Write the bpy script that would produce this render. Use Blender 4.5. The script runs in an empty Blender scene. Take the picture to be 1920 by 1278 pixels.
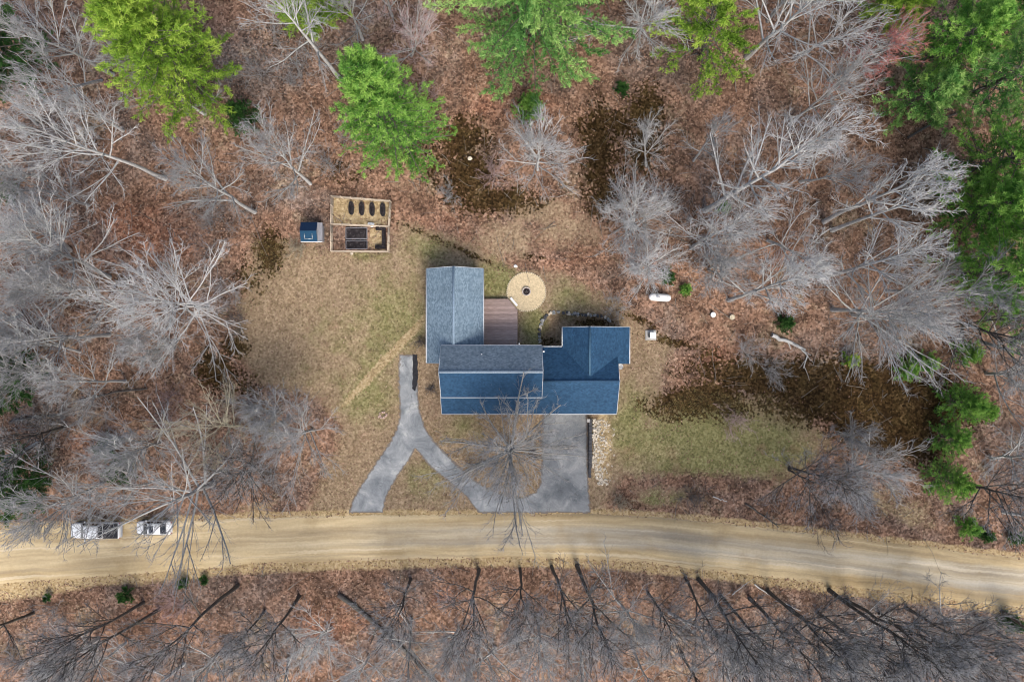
import bpy, bmesh, math
import numpy as np
from mathutils import Vector

# ------------------------------------------------------------------ camera, sky, sun, exposure
scene = bpy.context.scene
COL = scene.collection
HC = 82.667                       # camera height, m
KP = 1920 / 124.0                 # photograph pixels per metre on the ground
R = math.radians

cam_d = bpy.data.cameras.new('camera')
cam = bpy.data.objects.new('camera', cam_d)
COL.objects.link(cam)
cam.location = (0, 0, HC)
cam.rotation_euler = (0, 0, 0)
cam_d.sensor_width = 36
cam_d.lens = 24
cam_d.clip_start = 1
cam_d.clip_end = 3000
scene.camera = cam

SUN_EL, SUN_AZ = R(48), R(162)    # azimuth clockwise from +Y (the top of the picture)
world = bpy.data.worlds.new('World')
scene.world = world
world.use_nodes = True
wn = world.node_tree
sky = wn.nodes.new('ShaderNodeTexSky')
sky.sky_type = 'NISHITA'
sky.sun_disc = False
sky.sun_elevation = SUN_EL
sky.sun_rotation = SUN_AZ
sky.air_density = 1.0
sky.dust_density = 4.0
sky.ozone_density = 1.0
wn.nodes['Background'].inputs['Strength'].default_value = 0.125
wn.links.new(sky.outputs[0], wn.nodes['Background'].inputs['Color'])

sun_d = bpy.data.lights.new('sun', 'SUN')
sun_d.energy = 1.5
sun_d.angle = R(32)
sun_d.color = (1.0, 0.95, 0.88)
sun = bpy.data.objects.new('sun', sun_d)
COL.objects.link(sun)
sdir = Vector((math.sin(SUN_AZ) * math.cos(SUN_EL), math.cos(SUN_AZ) * math.cos(SUN_EL), math.sin(SUN_EL)))
sun.rotation_euler = (-sdir).to_track_quat('-Z', 'Y').to_euler()

vs = scene.view_settings
vs.view_transform = 'Standard'
vs.look = 'None'
vs.exposure = 0.95
vs.gamma = 1.0
vs.use_curve_mapping = False
scene.cycles.use_denoising = True
scene.cycles.filter_width = 1.1


# ------------------------------------------------------------------ helpers
def W(px, py, z=0.0):
    s = (HC - z) / HC
    return np.array([(px - 960) / KP * s, (639 - py) / KP * s, z])


def sstep(a, b, x):
    t = np.clip((x - a) / (b - a), 0, 1)
    return t * t * (3 - 2 * t)


_wr = np.random.default_rng(5)
_WV = [(_wr.uniform(.1, 1.2, 2) * _wr.choice([-1, 1], 2), _wr.uniform(0, 6.28), w) for w in (1, 1, .8, .7, .6, .5, .4)]


def wavy(x, y, f=1.0):
    s = 0
    for k, ph, a in _WV:
        s = s + a * np.sin((k[0] * x + k[1] * y) * f + ph)
    return s / 5.0


def poly_sd(px, py, poly):
    """signed distance in px, positive inside"""
    P = np.array(poly, float)
    Q = np.roll(P, -1, 0)
    d = np.full(np.shape(px), 1e9)
    inside = np.zeros(np.shape(px), bool)
    for (x0, y0), (x1, y1) in zip(P, Q):
        ex, ey = x1 - x0, y1 - y0
        t = np.clip(((px - x0) * ex + (py - y0) * ey) / (ex * ex + ey * ey + 1e-9), 0, 1)
        d = np.minimum(d, np.hypot(px - x0 - t * ex, py - y0 - t * ey))
        c = ((y0 > py) != (y1 > py)) & (px < (x1 - x0) * (py - y0) / (y1 - y0 + 1e-12) + x0)
        inside ^= c
    return np.where(inside, d, -d)


ROAD_N = [(-900, 1012), (-300, 1000), (0, 990), (150, 984), (300, 978), (470, 970), (640, 965), (800, 964), (960, 963), (1150, 963), (1280, 972), (1400, 984), (1520, 998), (1640, 1012), (1780, 1030), (1920, 1046), (2200, 1080), (2900, 1170)]
ROAD_S = [(-900, 1130), (-300, 1112), (0, 1094), (150, 1085), (300, 1072), (470, 1058), (640, 1051), (800, 1047), (960, 1045), (1150, 1050), (1280, 1063), (1400, 1077), (1520, 1091), (1640, 1106), (1780, 1123), (1920, 1140), (2200, 1176), (2900, 1270)]
rnx, rny = np.array(ROAD_N, float).T
rsx, rsy = np.array(ROAD_S, float).T
DRIVE = [(748, 664), (746, 700), (747, 740), (749, 775), (744, 800), (732, 825), (715, 850), (695, 880), (672, 915), (659, 940), (653, 962),
         (719, 962), (724, 935), (736, 910), (752, 885), (766, 865), (779, 843), (790, 856), (805, 874), (830, 895), (855, 914), (876, 934), (897, 962),
         (1109, 962), (1106, 930), (1104, 900), (1103, 870), (1103, 840), (1103, 800), (1101, 766), (1017, 766), (1015, 830), (1014, 880), (1012, 906), (1002, 922), (980, 931), (955, 929),
         (929, 919), (907, 909), (885, 895), (858, 870), (832, 845), (812, 822), (800, 805), (794, 788), (787, 765), (785, 735), (784, 700), (782, 664)]
NOOK = [(1014, 650), (1013, 612), (1022, 594), (1042, 587), (1130, 594), (1146, 602), (1146, 640), (1146, 660), (1014, 660)]


def height(px, py):
    """terrain height over the photograph's ground coordinates"""
    x, y = (px - 960) / KP, (639 - py) / KP
    rough = sstep(20, 110, np.abs(px - 940) / 3.2 + np.abs(py - 700) * .0 + np.maximum(0, 430 - py) * .5)
    h = 0.16 * rough * wavy(x, y, .55)
    h = h + 0.10 * sstep(1075, 1160, py) * wavy(x, y, .7) - .25 * sstep(1085, 1200, py)
    road = np.minimum(sstep(-25, 8, py - np.interp(px, rnx, rny)), sstep(-25, 8, np.interp(px, rsx, rsy) - py))
    h = h * (1 - road) - 0.03 * road
    dr = sstep(-22, -2, poly_sd(px, py, DRIVE))
    h = h * (1 - dr) - 0.03 * dr
    terr = 1.05 * sstep(1105, 1109, px) * (1 - sstep(1120, 1330, px)) * (1 - sstep(815, 905, py)) * sstep(640, 760, py)
    h = h + terr
    h = h - 0.75 * sstep(-1, 4, poly_sd(px, py, NOOK))
    return h


def G(px, py, dz=0.0):
    """ground point seen at this pixel"""
    z = float(height(np.array([float(px)]), np.array([float(py)]))[0]) + dz
    return np.array([(px - 960) / KP, (639 - py) / KP, z])


def hz(x, y):
    return height(960 + np.asarray(x) * KP, 639 - np.asarray(y) * KP)


def mesh_np(name, verts, faces_list, attrs=None, smooth=False, uv=None):
    """faces_list: list of (n,k) index arrays"""
    me = bpy.data.meshes.new(name)
    verts = np.asarray(verts, np.float32)
    me.vertices.add(len(verts))
    me.vertices.foreach_set('co', verts.ravel())
    li = np.concatenate([np.asarray(f, np.int32).ravel() for f in faces_list])
    cnt = np.concatenate([np.full(len(f), np.shape(f)[1], np.int32) for f in faces_list])
    st = np.concatenate([[0], np.cumsum(cnt)[:-1]]).astype(np.int32)
    me.loops.add(len(li))
    me.loops.foreach_set('vertex_index', li)
    me.polygons.add(len(cnt))
    me.polygons.foreach_set('loop_start', st)
    if uv is not None:
        l = me.uv_layers.new(name='UVMap')
        l.data.foreach_set('uv', np.asarray(uv, np.float32)[li].ravel())
    me.update(calc_edges=True)
    if attrs:
        for k, a in attrs.items():
            a = np.asarray(a, np.float32)
            if a.ndim == 1:
                me.attributes.new(k, 'FLOAT', 'POINT').data.foreach_set('value', a)
            else:
                me.attributes.new(k, 'FLOAT_COLOR', 'POINT').data.foreach_set('color', a.ravel())
    if smooth:
        me.polygons.foreach_set('use_smooth', np.ones(len(cnt), bool))
    return me


def link(name, me, mat=None, parent=None, loc=None, rotz=0.0):
    o = bpy.data.objects.new(name, me)
    COL.objects.link(o)
    if mat is not None and me is not None and not me.materials:
        me.materials.append(mat)
    if parent is not None:
        o.parent = parent
    if loc is not None:
        o.location = [float(v) for v in loc]
    if rotz:
        o.rotation_euler = (0, 0, rotz)
    return o


def tag(o, label=None, cat=None, group=None, kind=None):
    if label:
        o['label'] = label
    if cat:
        o['category'] = cat
    if group:
        o['group'] = group
    if kind:
        o['kind'] = kind
    return o


def thing(name, loc, label, cat, group=None, rotz=0.0):
    return tag(link(name, None, None, None, loc, rotz), label, cat, group)


def bm_mesh(name, bm, smooth=False):
    me = bpy.data.meshes.new(name)
    bm.normal_update()
    bm.to_mesh(me)
    bm.free()
    if smooth:
        for p in me.polygons:
            p.use_smooth = True
    return me


def box_bm(bm, lo, hi, bev=0.0):
    lo, hi = np.array(lo, float), np.array(hi, float)
    c, s = (lo + hi) / 2, hi - lo
    r = bmesh.ops.create_cube(bm, size=1.0)
    for v in r['verts']:
        v.co = Vector((c[0] + v.co.x * s[0], c[1] + v.co.y * s[1], c[2] + v.co.z * s[2]))
    if bev > 0:
        es = list({e for v in r['verts'] for e in v.link_edges})
        bmesh.ops.bevel(bm, geom=es, offset=bev, segments=1, affect='EDGES', profile=.5)
    return bm


def box(name, lo, hi, mat, parent=None, bev=0.0, loc=None, rotz=0.0):
    return link(name, bm_mesh(name, box_bm(bmesh.new(), lo, hi, bev)), mat, parent, loc, rotz)


def beam(name, a, b, w, h, mat, parent=None):
    """box beam from a to b"""
    a, b = np.array(a, float), np.array(b, float)
    d = b - a
    L = np.linalg.norm(d)
    d = d / L
    s = np.cross(d, [0, 0, 1.0])
    if np.linalg.norm(s) < 1e-4:
        s = np.array([1.0, 0, 0])
    s = s / np.linalg.norm(s)
    u = np.cross(s, d)
    vs_ = [p + s * sx * w / 2 + u * sz * h / 2 for p in (a, b) for sx, sz in ((-1, -1), (1, -1), (1, 1), (-1, 1))]
    f = [(0, 1, 2, 3), (7, 6, 5, 4), (0, 4, 5, 1), (1, 5, 6, 2), (2, 6, 7, 3), (3, 7, 4, 0)]
    return link(name, mesh_np(name, vs_, [np.array(f)]), mat, parent)


def norm(v):
    return v / (np.linalg.norm(v, axis=-1, keepdims=True) + 1e-9)


def tubes(pts, rad, S, off=0, tip=False):
    """pts (N,K,3), rad (N,K) -> verts, [quads]"""
    N, K, _ = pts.shape
    tan = norm(np.gradient(pts, axis=1)) if K > 2 else norm(np.repeat(pts[:, 1:] - pts[:, :1], K, axis=1))
    ref = np.where(np.abs(tan[..., 2:3]) > .9, np.array([1.0, 0, 0]), np.array([0, 0, 1.0]))
    a = norm(np.cross(tan, ref))
    b = np.cross(tan, a)
    th = np.arange(S) / S * 2 * np.pi
    v = pts[:, :, None, :] + rad[:, :, None, None] * (np.cos(th)[None, None, :, None] * a[:, :, None, :] + np.sin(th)[None, None, :, None] * b[:, :, None, :])
    idx = np.arange(N * K * S).reshape(N, K, S) + off
    i0 = idx[:, :-1, :]
    i1 = idx[:, 1:, :]
    q = np.stack([i0, np.roll(i0, -1, 2), np.roll(i1, -1, 2), i1], -1).reshape(-1, 4)
    return v.reshape(-1, 3), q


def cones(p0, p1, r0, off=0):
    N = len(p0)
    d = norm(p1 - p0)
    ref = np.where(np.abs(d[:, 2:3]) > .9, np.array([1.0, 0, 0]), np.array([0, 0, 1.0]))
    a = norm(np.cross(d, ref))
    b = np.cross(d, a)
    r0 = np.broadcast_to(r0, (N,))[:, None]
    v = np.stack([p0 + r0 * a, p0 + r0 * (-.5 * a + .866 * b), p0 + r0 * (-.5 * a - .866 * b), p1], 1)
    i = np.arange(N)[:, None] * 4 + off
    f = np.concatenate([i + np.array([[0, 1, 3]]), i + np.array([[1, 2, 3]]), i + np.array([[2, 0, 3]])], 0)
    return v.reshape(-1, 3), f


def grow(rng, P0, D, L, K, wob, trop):
    N = len(P0)
    pts = np.zeros((N, K, 3))
    pts[:, 0] = P0
    d = norm(D)
    up = np.array([0, 0, 1.0])
    for k in range(1, K):
        d = norm(d + wob * rng.normal(size=(N, 3)) + trop * up)
        pts[:, k] = pts[:, k - 1] + d * (L / (K - 1))[:, None]
    return pts


def sprout(rng, pts, n, t0, t1, a0, a1):
    """n children on each of N parents: start, direction, t, parent index"""
    N, K, _ = pts.shape
    t = (np.arange(n)[None, :] + rng.uniform(0, 1, (N, n))) / n * (t1 - t0) + t0
    f = t * (K - 1)
    i = np.minimum(f.astype(int), K - 2)
    fr = (f - i)[..., None]
    pi = np.repeat(np.arange(N), n)
    A = pts[pi, i.ravel()].reshape(N, n, 3)
    B = pts[pi, i.ravel() + 1].reshape(N, n, 3)
    P = A * (1 - fr) + B * fr
    T = norm(B - A)
    rnd = rng.normal(size=T.shape)
    perp = norm(rnd - (rnd * T).sum(-1, keepdims=True) * T)
    ang = rng.uniform(a0, a1, (N, n))[..., None]
    D = np.cos(ang) * T + np.sin(ang) * perp
    return P.reshape(-1, 3), D.reshape(-1, 3), t.ravel(), pi


# ------------------------------------------------------------------ material helpers
class NT:
    def __init__(self, name):
        self.m = bpy.data.materials.new(name)
        self.m.use_nodes = True
        self.t = self.m.node_tree
        self.b = self.t.nodes['Principled BSDF']
        self.b.inputs['Specular IOR Level'].default_value = 0.2
        self.b.inputs['Roughness'].default_value = 0.85

    def n(self, typ, **kw):
        nd = self.t.nodes.new(typ)
        for k, v in kw.items():
            setattr(nd, k, v)
        return nd

    def put(self, sock, v):
        if isinstance(v, bpy.types.NodeSocket):
            self.t.links.new(v, sock)
        elif isinstance(v, (tuple, list)) and sock.type == 'RGBA' and len(v) == 3:
            sock.default_value = (*v, 1)
        else:
            sock.default_value = v

    def coord(self, which='Object'):
        return self.n('ShaderNodeTexCoord').outputs[which]

    def mapping(self, vec, scale=(1, 1, 1)):
        nd = self.n('ShaderNodeMapping')
        self.put(nd.inputs['Vector'], vec)
        nd.inputs['Scale'].default_value = scale
        return nd.outputs[0]

    def noise(self, vec, scale, detail=4, rough=.6, dist=0.0):
        nd = self.n('ShaderNodeTexNoise')
        self.put(nd.inputs['Vector'], vec)
        nd.inputs['Scale'].default_value = scale
        nd.inputs['Detail'].default_value = detail
        nd.inputs['Roughness'].default_value = rough
        nd.inputs['Distortion'].default_value = dist
        return nd.outputs['Fac']

    def voro(self, vec, scale, out='Color'):
        nd = self.n('ShaderNodeTexVoronoi')
        self.put(nd.inputs['Vector'], vec)
        nd.inputs['Scale'].default_value = scale
        return nd.outputs[out]

    def ramp(self, fac, stops, interp='LINEAR'):
        nd = self.n('ShaderNodeValToRGB')
        cr = nd.color_ramp
        cr.interpolation = interp
        while len(cr.elements) < len(stops):
            cr.elements.new(.5)
        for e, (p, c) in zip(cr.elements, stops):
            e.position = p
            e.color = (*c, 1) if len(c) == 3 else c
        self.put(nd.inputs[0], fac)
        return nd.outputs[0]

    def math(self, op, a, b=0.0, c=None, clamp=False):
        nd = self.n('ShaderNodeMath', operation=op, use_clamp=clamp)
        self.put(nd.inputs[0], a)
        self.put(nd.inputs[1], b)
        if c is not None:
            self.put(nd.inputs[2], c)
        return nd.outputs[0]

    def mix(self, fac, a, b, mode='MIX'):
        nd = self.n('ShaderNodeMix', data_type='RGBA', blend_type=mode)
        self.put(nd.inputs[0], fac)
        self.put(nd.inputs[6], a)
        self.put(nd.inputs[7], b)
        return nd.outputs[2]

    def attr(self, name):
        return self.n('ShaderNodeAttribute', attribute_name=name)

    def smooth(self, v, a, b):
        nd = self.n('ShaderNodeMapRange', interpolation_type='SMOOTHSTEP')
        self.put(nd.inputs[0], v)
        nd.inputs[1].default_value = a
        nd.inputs[2].default_value = b
        return nd.outputs[0]

    def hsv(self, col, h=.5, s=1.0, v=1.0):
        nd = self.n('ShaderNodeHueSaturation')
        self.put(nd.inputs['Hue'], h)
        self.put(nd.inputs['Saturation'], s)
        self.put(nd.inputs['Value'], v)
        self.put(nd.inputs['Color'], col)
        return nd.outputs[0]

    def bump(self, h, strength=.5, dist=.1):
        nd = self.n('ShaderNodeBump')
        nd.inputs['Strength'].default_value = strength
        nd.inputs['Distance'].default_value = dist
        self.put(nd.inputs['Height'], h)
        self.t.links.new(nd.outputs[0], self.b.inputs['Normal'])

    def base(self, c, rough=None, spec=None):
        self.put(self.b.inputs['Base Color'], c)
        if rough is not None:
            self.put(self.b.inputs['Roughness'], rough)
        if spec is not None:
            self.b.inputs['Specular IOR Level'].default_value = spec
        return self.m


def mat_plain(name, col, rough=.7, var=.25, scale=6.0, spec=.3, metal=0.0):
    t = NT(name)
    c = t.coord('Object')
    n = t.noise(c, scale, 5, .65)
    lo = tuple(v * (1 - var) for v in col)
    hi = tuple(min(1, v * (1 + var)) for v in col)
    t.b.inputs['Metallic'].default_value = metal
    return t.base(t.ramp(n, [(.3, lo), (.7, hi)]), rough, spec)


# ---- ground
def mat_ground():
    t = NT('ground')
    c = t.coord('Object')
    m1, m2 = t.attr('m1'), t.attr('m2')
    s1, s2 = t.n('ShaderNodeSeparateColor'), t.n('ShaderNodeSeparateColor')
    t.put(s1.inputs[0], m1.outputs['Color'])
    t.put(s2.inputs[0], m2.outputs['Color'])
    lawn, dark, sand, straw = s1.outputs[0], s1.outputs[1], s1.outputs[2], m1.outputs['Alpha']
    green, red, grey, soil = s2.outputs[0], s2.outputs[1], s2.outputs[2], m2.outputs['Alpha']
    big = t.noise(c, .09, 5, .65, .5)
    mid = t.noise(c, .55, 5, .65)
    fine = t.noise(c, 3.2, 6, .75)
    grit = t.noise(c, 9.0, 3, .8)
    vc = t.n('ShaderNodeSeparateColor')
    t.put(vc.inputs[0], t.voro(c, 4.2))
    cell, cell2 = vc.outputs[0], vc.outputs[1]

    def brk(mask, k=1.1, a=.42, b=.58, nz=None):
        nz = nz or t.math('ADD', t.math('MULTIPLY', mid, .55), t.math('MULTIPLY', fine, .45))
        return t.smooth(t.math('ADD', mask, t.math('MULTIPLY', t.math('SUBTRACT', nz, .5), k)), a, b)

    v = t.math('ADD', t.math('MULTIPLY', fine, .6), t.math('MULTIPLY', cell, .4))
    litter = t.ramp(v, [(.2, (.050, .029, .020)), (.4, (.135, .078, .051)), (.56, (.235, .137, .090)), (.72, (.345, .218, .150)), (.92, (.51, .39, .30))])
    litter_g = t.ramp(v, [(.2, (.045, .034, .029)), (.42, (.105, .080, .068)), (.6, (.180, .142, .120)), (.88, (.34, .285, .245))])
    litter_r = t.ramp(v, [(.22, (.045, .02, .012)), (.42, (.15, .070, .044)), (.6, (.28, .138, .085)), (.82, (.45, .265, .18))])
    col = t.mix(t.smooth(t.math('ADD', grey, t.math('MULTIPLY', t.math('SUBTRACT', mid, .5), .9)), .25, .8), litter, litter_g)
    col = t.mix(t.smooth(t.math('ADD', red, t.math('MULTIPLY', t.math('SUBTRACT', mid, .5), .9)), .25, .8), col, litter_r)
    col = t.mix(t.math('MULTIPLY', t.smooth(big, .46, .64), .65), col, litter_g)
    patch = t.noise(c, .33, 5, .7, .6)
    col = t.mix(t.math('MULTIPLY', t.smooth(t.noise(c, .17, 5, .7, .8), .54, .68), .55), col, t.ramp(v, [(.25, (.06, .045, .025)), (.5, (.26, .20, .125)), (.8, (.50, .42, .30))]))
    col = t.hsv(col, .5, 1.0, t.math('ADD', .58, t.math('MULTIPLY', t.smooth(patch, .34, .66), .78)))
    # lawn
    v2 = t.math('ADD', t.math('MULTIPLY', fine, .75), t.math('MULTIPLY', cell2, .25))
    tan = t.ramp(v2, [(.25, (.10, .068, .044)), (.42, (.215, .152, .096)), (.58, (.315, .232, .150)), (.8, (.45, .355, .24))])
    gr = t.ramp(v2, [(.25, (.070, .066, .026)), (.42, (.150, .142, .058)), (.58, (.240, .225, .100)), (.8, (.37, .345, .185))])
    lw = t.mix(t.smooth(t.math('ADD', green, t.math('MULTIPLY', t.math('SUBTRACT', mid, .5), 1.0)), .2, .85), tan, gr)
    lw = t.mix(t.math('MULTIPLY', t.smooth(t.noise(c, .28, 4, .6, .4), .56, .7), .40), lw, litter)
    lw = t.hsv(lw, .5, 1.0, t.math('ADD', .62, t.math('MULTIPLY', t.noise(c, .5, 5, .7, .5), .76)))
    col = t.mix(brk(lawn, 1.7, .28, .72), col, lw)
    # dry straw-coloured grass, wet dark moss (with painted house shade), sandy verge, bare soil
    st = t.ramp(v2, [(.25, (.16, .11, .055)), (.5, (.36, .27, .15)), (.8, (.60, .49, .31))])
    col = t.mix(brk(straw, 1.0, .35, .65), col, st)
    nz = t.math('ADD', t.math('MULTIPLY', mid, .3), t.math('ADD', t.math('MULTIPLY', t.noise(c, 1.4, 6, .8), .4), t.math('MULTIPLY', cell2, .3)))
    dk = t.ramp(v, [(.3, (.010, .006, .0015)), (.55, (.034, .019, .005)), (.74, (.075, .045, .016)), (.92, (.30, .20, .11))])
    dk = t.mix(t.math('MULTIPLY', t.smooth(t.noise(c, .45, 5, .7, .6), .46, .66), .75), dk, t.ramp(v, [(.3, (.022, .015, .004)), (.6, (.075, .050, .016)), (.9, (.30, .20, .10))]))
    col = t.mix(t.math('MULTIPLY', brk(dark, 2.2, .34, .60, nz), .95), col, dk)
    sd = t.ramp(v2, [(.25, (.20, .135, .062)), (.5, (.40, .295, .155)), (.8, (.60, .47, .29))])
    col = t.mix(brk(sand, 1.0, .36, .64), col, sd)
    so = t.ramp(v, [(.3, (.008, .007, .008)), (.6, (.028, .024, .024)), (.9, (.10, .085, .08))])
    col = t.mix(brk(soil, .5, .42, .58), col, so)
    col = t.hsv(col, .5, 1.0, t.math('ADD', .84, t.math('MULTIPLY', grit, .32)))
    t.bump(t.math('ADD', fine, t.math('MULTIPLY', cell, .5)), .7, .12)
    return t.base(col, .95, .1)


def mat_road():
    t = NT('dirt_road')
    uv = t.coord('UV')
    sp = t.n('ShaderNodeSeparateXYZ')
    t.put(sp.inputs[0], uv)
    u, v = sp.outputs[0], sp.outputs[1]
    c = t.coord('Object')
    streak = t.noise(t.mapping(uv, (.05, 4.2, 1)), 1.0, 5, .62, .35)
    streak2 = t.noise(t.mapping(uv, (.025, 9.0, 1)), 1.0, 3, .6, .25)
    blot = t.noise(c, .22, 4, .6)
    fine = t.noise(c, 3.5, 6, .75)
    tan = t.ramp(streak, [(.25, (.25, .180, .095)), (.45, (.41, .315, .178)), (.6, (.54, .43, .258)), (.8, (.69, .58, .39))])
    gry = t.ramp(streak, [(.25, (.24, .21, .165)), (.5, (.40, .36, .285)), (.8, (.60, .55, .45))])
    # grey wheel-packed middle, tan shoulders
    mid = t.ramp(t.math('ADD', v, t.math('MULTIPLY', t.math('SUBTRACT', streak2, .5), .34)), [(.16, (0, 0, 0)), (.36, (.85, .85, .85)), (.48, (.55, .55, .55)), (.62, (1, 1, 1)), (.80, (0, 0, 0))])
    where = t.smooth(t.math('ADD', u, t.math('MULTIPLY', t.math('SUBTRACT', blot, .5), 24.0)), -34.0, 6.0)
    col = t.mix(t.math('MULTIPLY', mid, t.math('ADD', .15, t.math('MULTIPLY', where, .85))), tan, gry)
    col = t.mix(t.math('MULTIPLY', t.smooth(blot, .5, .68), .35), col, (.27, .19, .09))
    pale = t.smooth(streak2, .56, .66)
    col = t.mix(t.math('MULTIPLY', pale, .36), col, (.74, .65, .49))
    drk = t.smooth(streak2, .46, .36)
    col = t.mix(t.math('MULTIPLY', drk, .28), col, (.25, .205, .15))
    col = t.hsv(col, .5, 1.0, t.math('ADD', .78, t.math('MULTIPLY', fine, .44)))
    t.bump(t.math('ADD', t.math('MULTIPLY', fine, .6), streak2), .2, .06)
    return t.base(col, .95, .1)


def mat_asphalt():
    t = NT('old_asphalt')
    c = t.coord('Object')
    blot = t.noise(c, .42, 6, .7, .5)
    fine = t.noise(c, 5.0, 6, .8)
    col = t.ramp(blot, [(.28, (.115, .127, .137)), (.45, (.215, .230, .240)), (.58, (.310, .322, .324)), (.74, (.50, .50, .475))])
    col = t.hsv(col, .5, 1.0, t.math('ADD', .74, t.math('MULTIPLY', fine, .52)))
    xs_ = t.n('ShaderNodeSeparateXYZ')
    t.put(xs_.inputs[0], c)
    pad = t.smooth(t.math('ADD', xs_.outputs[0], t.math('MULTIPLY', t.math('SUBTRACT', t.noise(c, .6, 4, .6), .5), 3.0)), 1.5, 4.2)
    col = t.mix(t.math('MULTIPLY', pad, .55), col, t.hsv(col, .5, 1.0, .55))
    crk = t.n('ShaderNodeTexVoronoi', feature='DISTANCE_TO_EDGE')
    wv = t.n('ShaderNodeVectorMath', operation='ADD')
    wn2 = t.n('ShaderNodeTexNoise')
    t.put(wn2.inputs['Vector'], c)
    wn2.inputs['Scale'].default_value = .7
    wn2.inputs['Detail'].default_value = 5
    t.put(wv.inputs[0], t.mapping(c, (.3, .2, 1)))
    t.put(wv.inputs[1], wn2.outputs['Color'])
    t.put(crk.inputs['Vector'], wv.outputs[0])
    crk.inputs['Scale'].default_value = 1.0
    col = t.mix(t.math('MULTIPLY', t.math('MULTIPLY', t.smooth(crk.outputs['Distance'], .016, .004), t.smooth(t.noise(c, .35, 3, .6), .45, .62)), .45), col, (.06, .06, .06))
    ed = t.attr('edge').outputs['Fac']
    k = t.smooth(t.math('ADD', t.math('MULTIPLY', ed, 1.15), t.math('MULTIPLY', t.math('SUBTRACT', t.noise(c, 1.2, 5, .7), .5), .9)), .55, .95)
    col = t.mix(t.math('MULTIPLY', k, .75), col, (.15, .115, .085))
    t.bump(fine, .35, .03)
    return t.base(col, .9, .2)


def mat_shingle(name, a, b, cdark, rows=.145):
    t = NT(name)
    uv = t.coord('UV')
    sp = t.n('ShaderNodeSeparateXYZ')
    t.put(sp.inputs[0], uv)
    course = t.math('FLOOR', t.math('DIVIDE', sp.outputs[1], rows))
    tab = t.math('FLOOR', t.math('ADD', t.math('DIVIDE', sp.outputs[0], .24), t.math('MULTIPLY', course, .5)))
    cb_ = t.n('ShaderNodeCombineXYZ')
    t.put(cb_.inputs[0], tab)
    t.put(cb_.inputs[1], course)
    wn_ = t.n('ShaderNodeTexWhiteNoise', noise_dimensions='2D')
    t.put(wn_.inputs['Vector'], cb_.outputs[0])
    tone = wn_.outputs['Value']
    c = t.coord('Object')
    n1 = t.noise(c, 2.2, 6, .75)
    n2 = t.noise(c, .35, 4, .6)
    streak = t.noise(t.mapping(uv, (1.6, .12, 1)), 1.0, 4, .6)
    col = t.ramp(tone, [(0, cdark), (.25, a), (.75, b), (1, tuple(v * 1.18 for v in b))])
    col = t.mix(.62, col, t.ramp(n1, [(.35, a), (.65, b)]))
    f = t.math('ADD', t.math('ADD', .48, t.math('MULTIPLY', n1, .4)), t.math('ADD', t.math('MULTIPLY', n2, .4), t.math('MULTIPLY', streak, .28)))
    col = t.hsv(col, .5, 1.0, f)
    edge = t.smooth(t.math('FRACT', t.math('DIVIDE', sp.outputs[1], rows)), .0, .25)
    t.bump(t.math('ADD', edge, n1), .35, .02)
    return t.base(col, .8, .25)


def mat_siding():
    t = NT('siding')
    c = t.coord('Object')
    sp = t.n('ShaderNodeSeparateXYZ')
    t.put(sp.inputs[0], c)
    w = t.math('FRACT', t.math('MULTIPLY', sp.outputs[2], 8.0))
    n = t.noise(c, 3, 5, .6)
    t.bump(w, .5, .02)
    return t.base(t.ramp(n, [(.3, (.46, .45, .42)), (.7, (.58, .57, .54))]), .6)


def mat_wood(name, col, var=.35, axis=0):
    t = NT(name)
    c = t.coord('Object')
    sc = [1.2, 14, 14]
    sc = (sc[1], sc[0], sc[2]) if axis == 1 else tuple(sc)
    n = t.noise(t.mapping(c, sc), 1.0, 5, .65, .2)
    r = t.n('ShaderNodeObjectInfo').outputs['Random']
    lo = tuple(v * (1 - var) for v in col)
    hi = tuple(min(1, v * (1 + var)) for v in col)
    cc = t.hsv(t.ramp(n, [(.3, lo), (.7, hi)]), .5, 1.0, t.math('ADD', .78, t.math('MULTIPLY', r, .44)))
    return t.base(cc, .8)


def mat_bark(name, col, lich=(.36, .38, .32), amt=.3):
    t = NT(name)
    c = t.coord('Object')
    n = t.noise(t.mapping(c, (3, 3, .8)), 1.6, 5, .7)
    lo = tuple(v * .55 for v in col)
    hi = tuple(min(1, v * 1.4) for v in col)
    cc = t.ramp(n, [(.3, lo), (.7, hi)])
    cc = t.mix(t.math('MULTIPLY', t.smooth(t.noise(c, .7, 4, .6), .48, .66), amt), cc, lich)
    rnd = t.n('ShaderNodeObjectInfo').outputs['Random']
    cc = t.hsv(cc, .5, 1.0, t.math('ADD', .85, t.math('MULTIPLY', rnd, .3)))
    t.bump(n, .5, .03)
    return t.base(cc, .9)


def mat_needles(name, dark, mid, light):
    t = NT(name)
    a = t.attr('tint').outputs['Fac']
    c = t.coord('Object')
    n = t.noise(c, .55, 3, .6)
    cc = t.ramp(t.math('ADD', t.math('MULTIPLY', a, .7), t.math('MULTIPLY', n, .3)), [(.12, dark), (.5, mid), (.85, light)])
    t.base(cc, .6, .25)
    tr = t.n('ShaderNodeBsdfTranslucent')
    t.put(tr.inputs[0], cc)
    mx = t.n('ShaderNodeMixShader')
    mx.inputs[0].default_value = .42
    out = t.t.nodes['Material Output']
    t.t.links.new(t.b.outputs[0], mx.inputs[1])
    t.t.links.new(tr.outputs[0], mx.inputs[2])
    t.t.links.new(mx.outputs[0], out.inputs[0])
    return t.m


def mat_tinted(name, stops, rough=.9):
    t = NT(name)
    return t.base(t.ramp(t.attr('tint').outputs['Fac'], stops), rough, .1)


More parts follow.
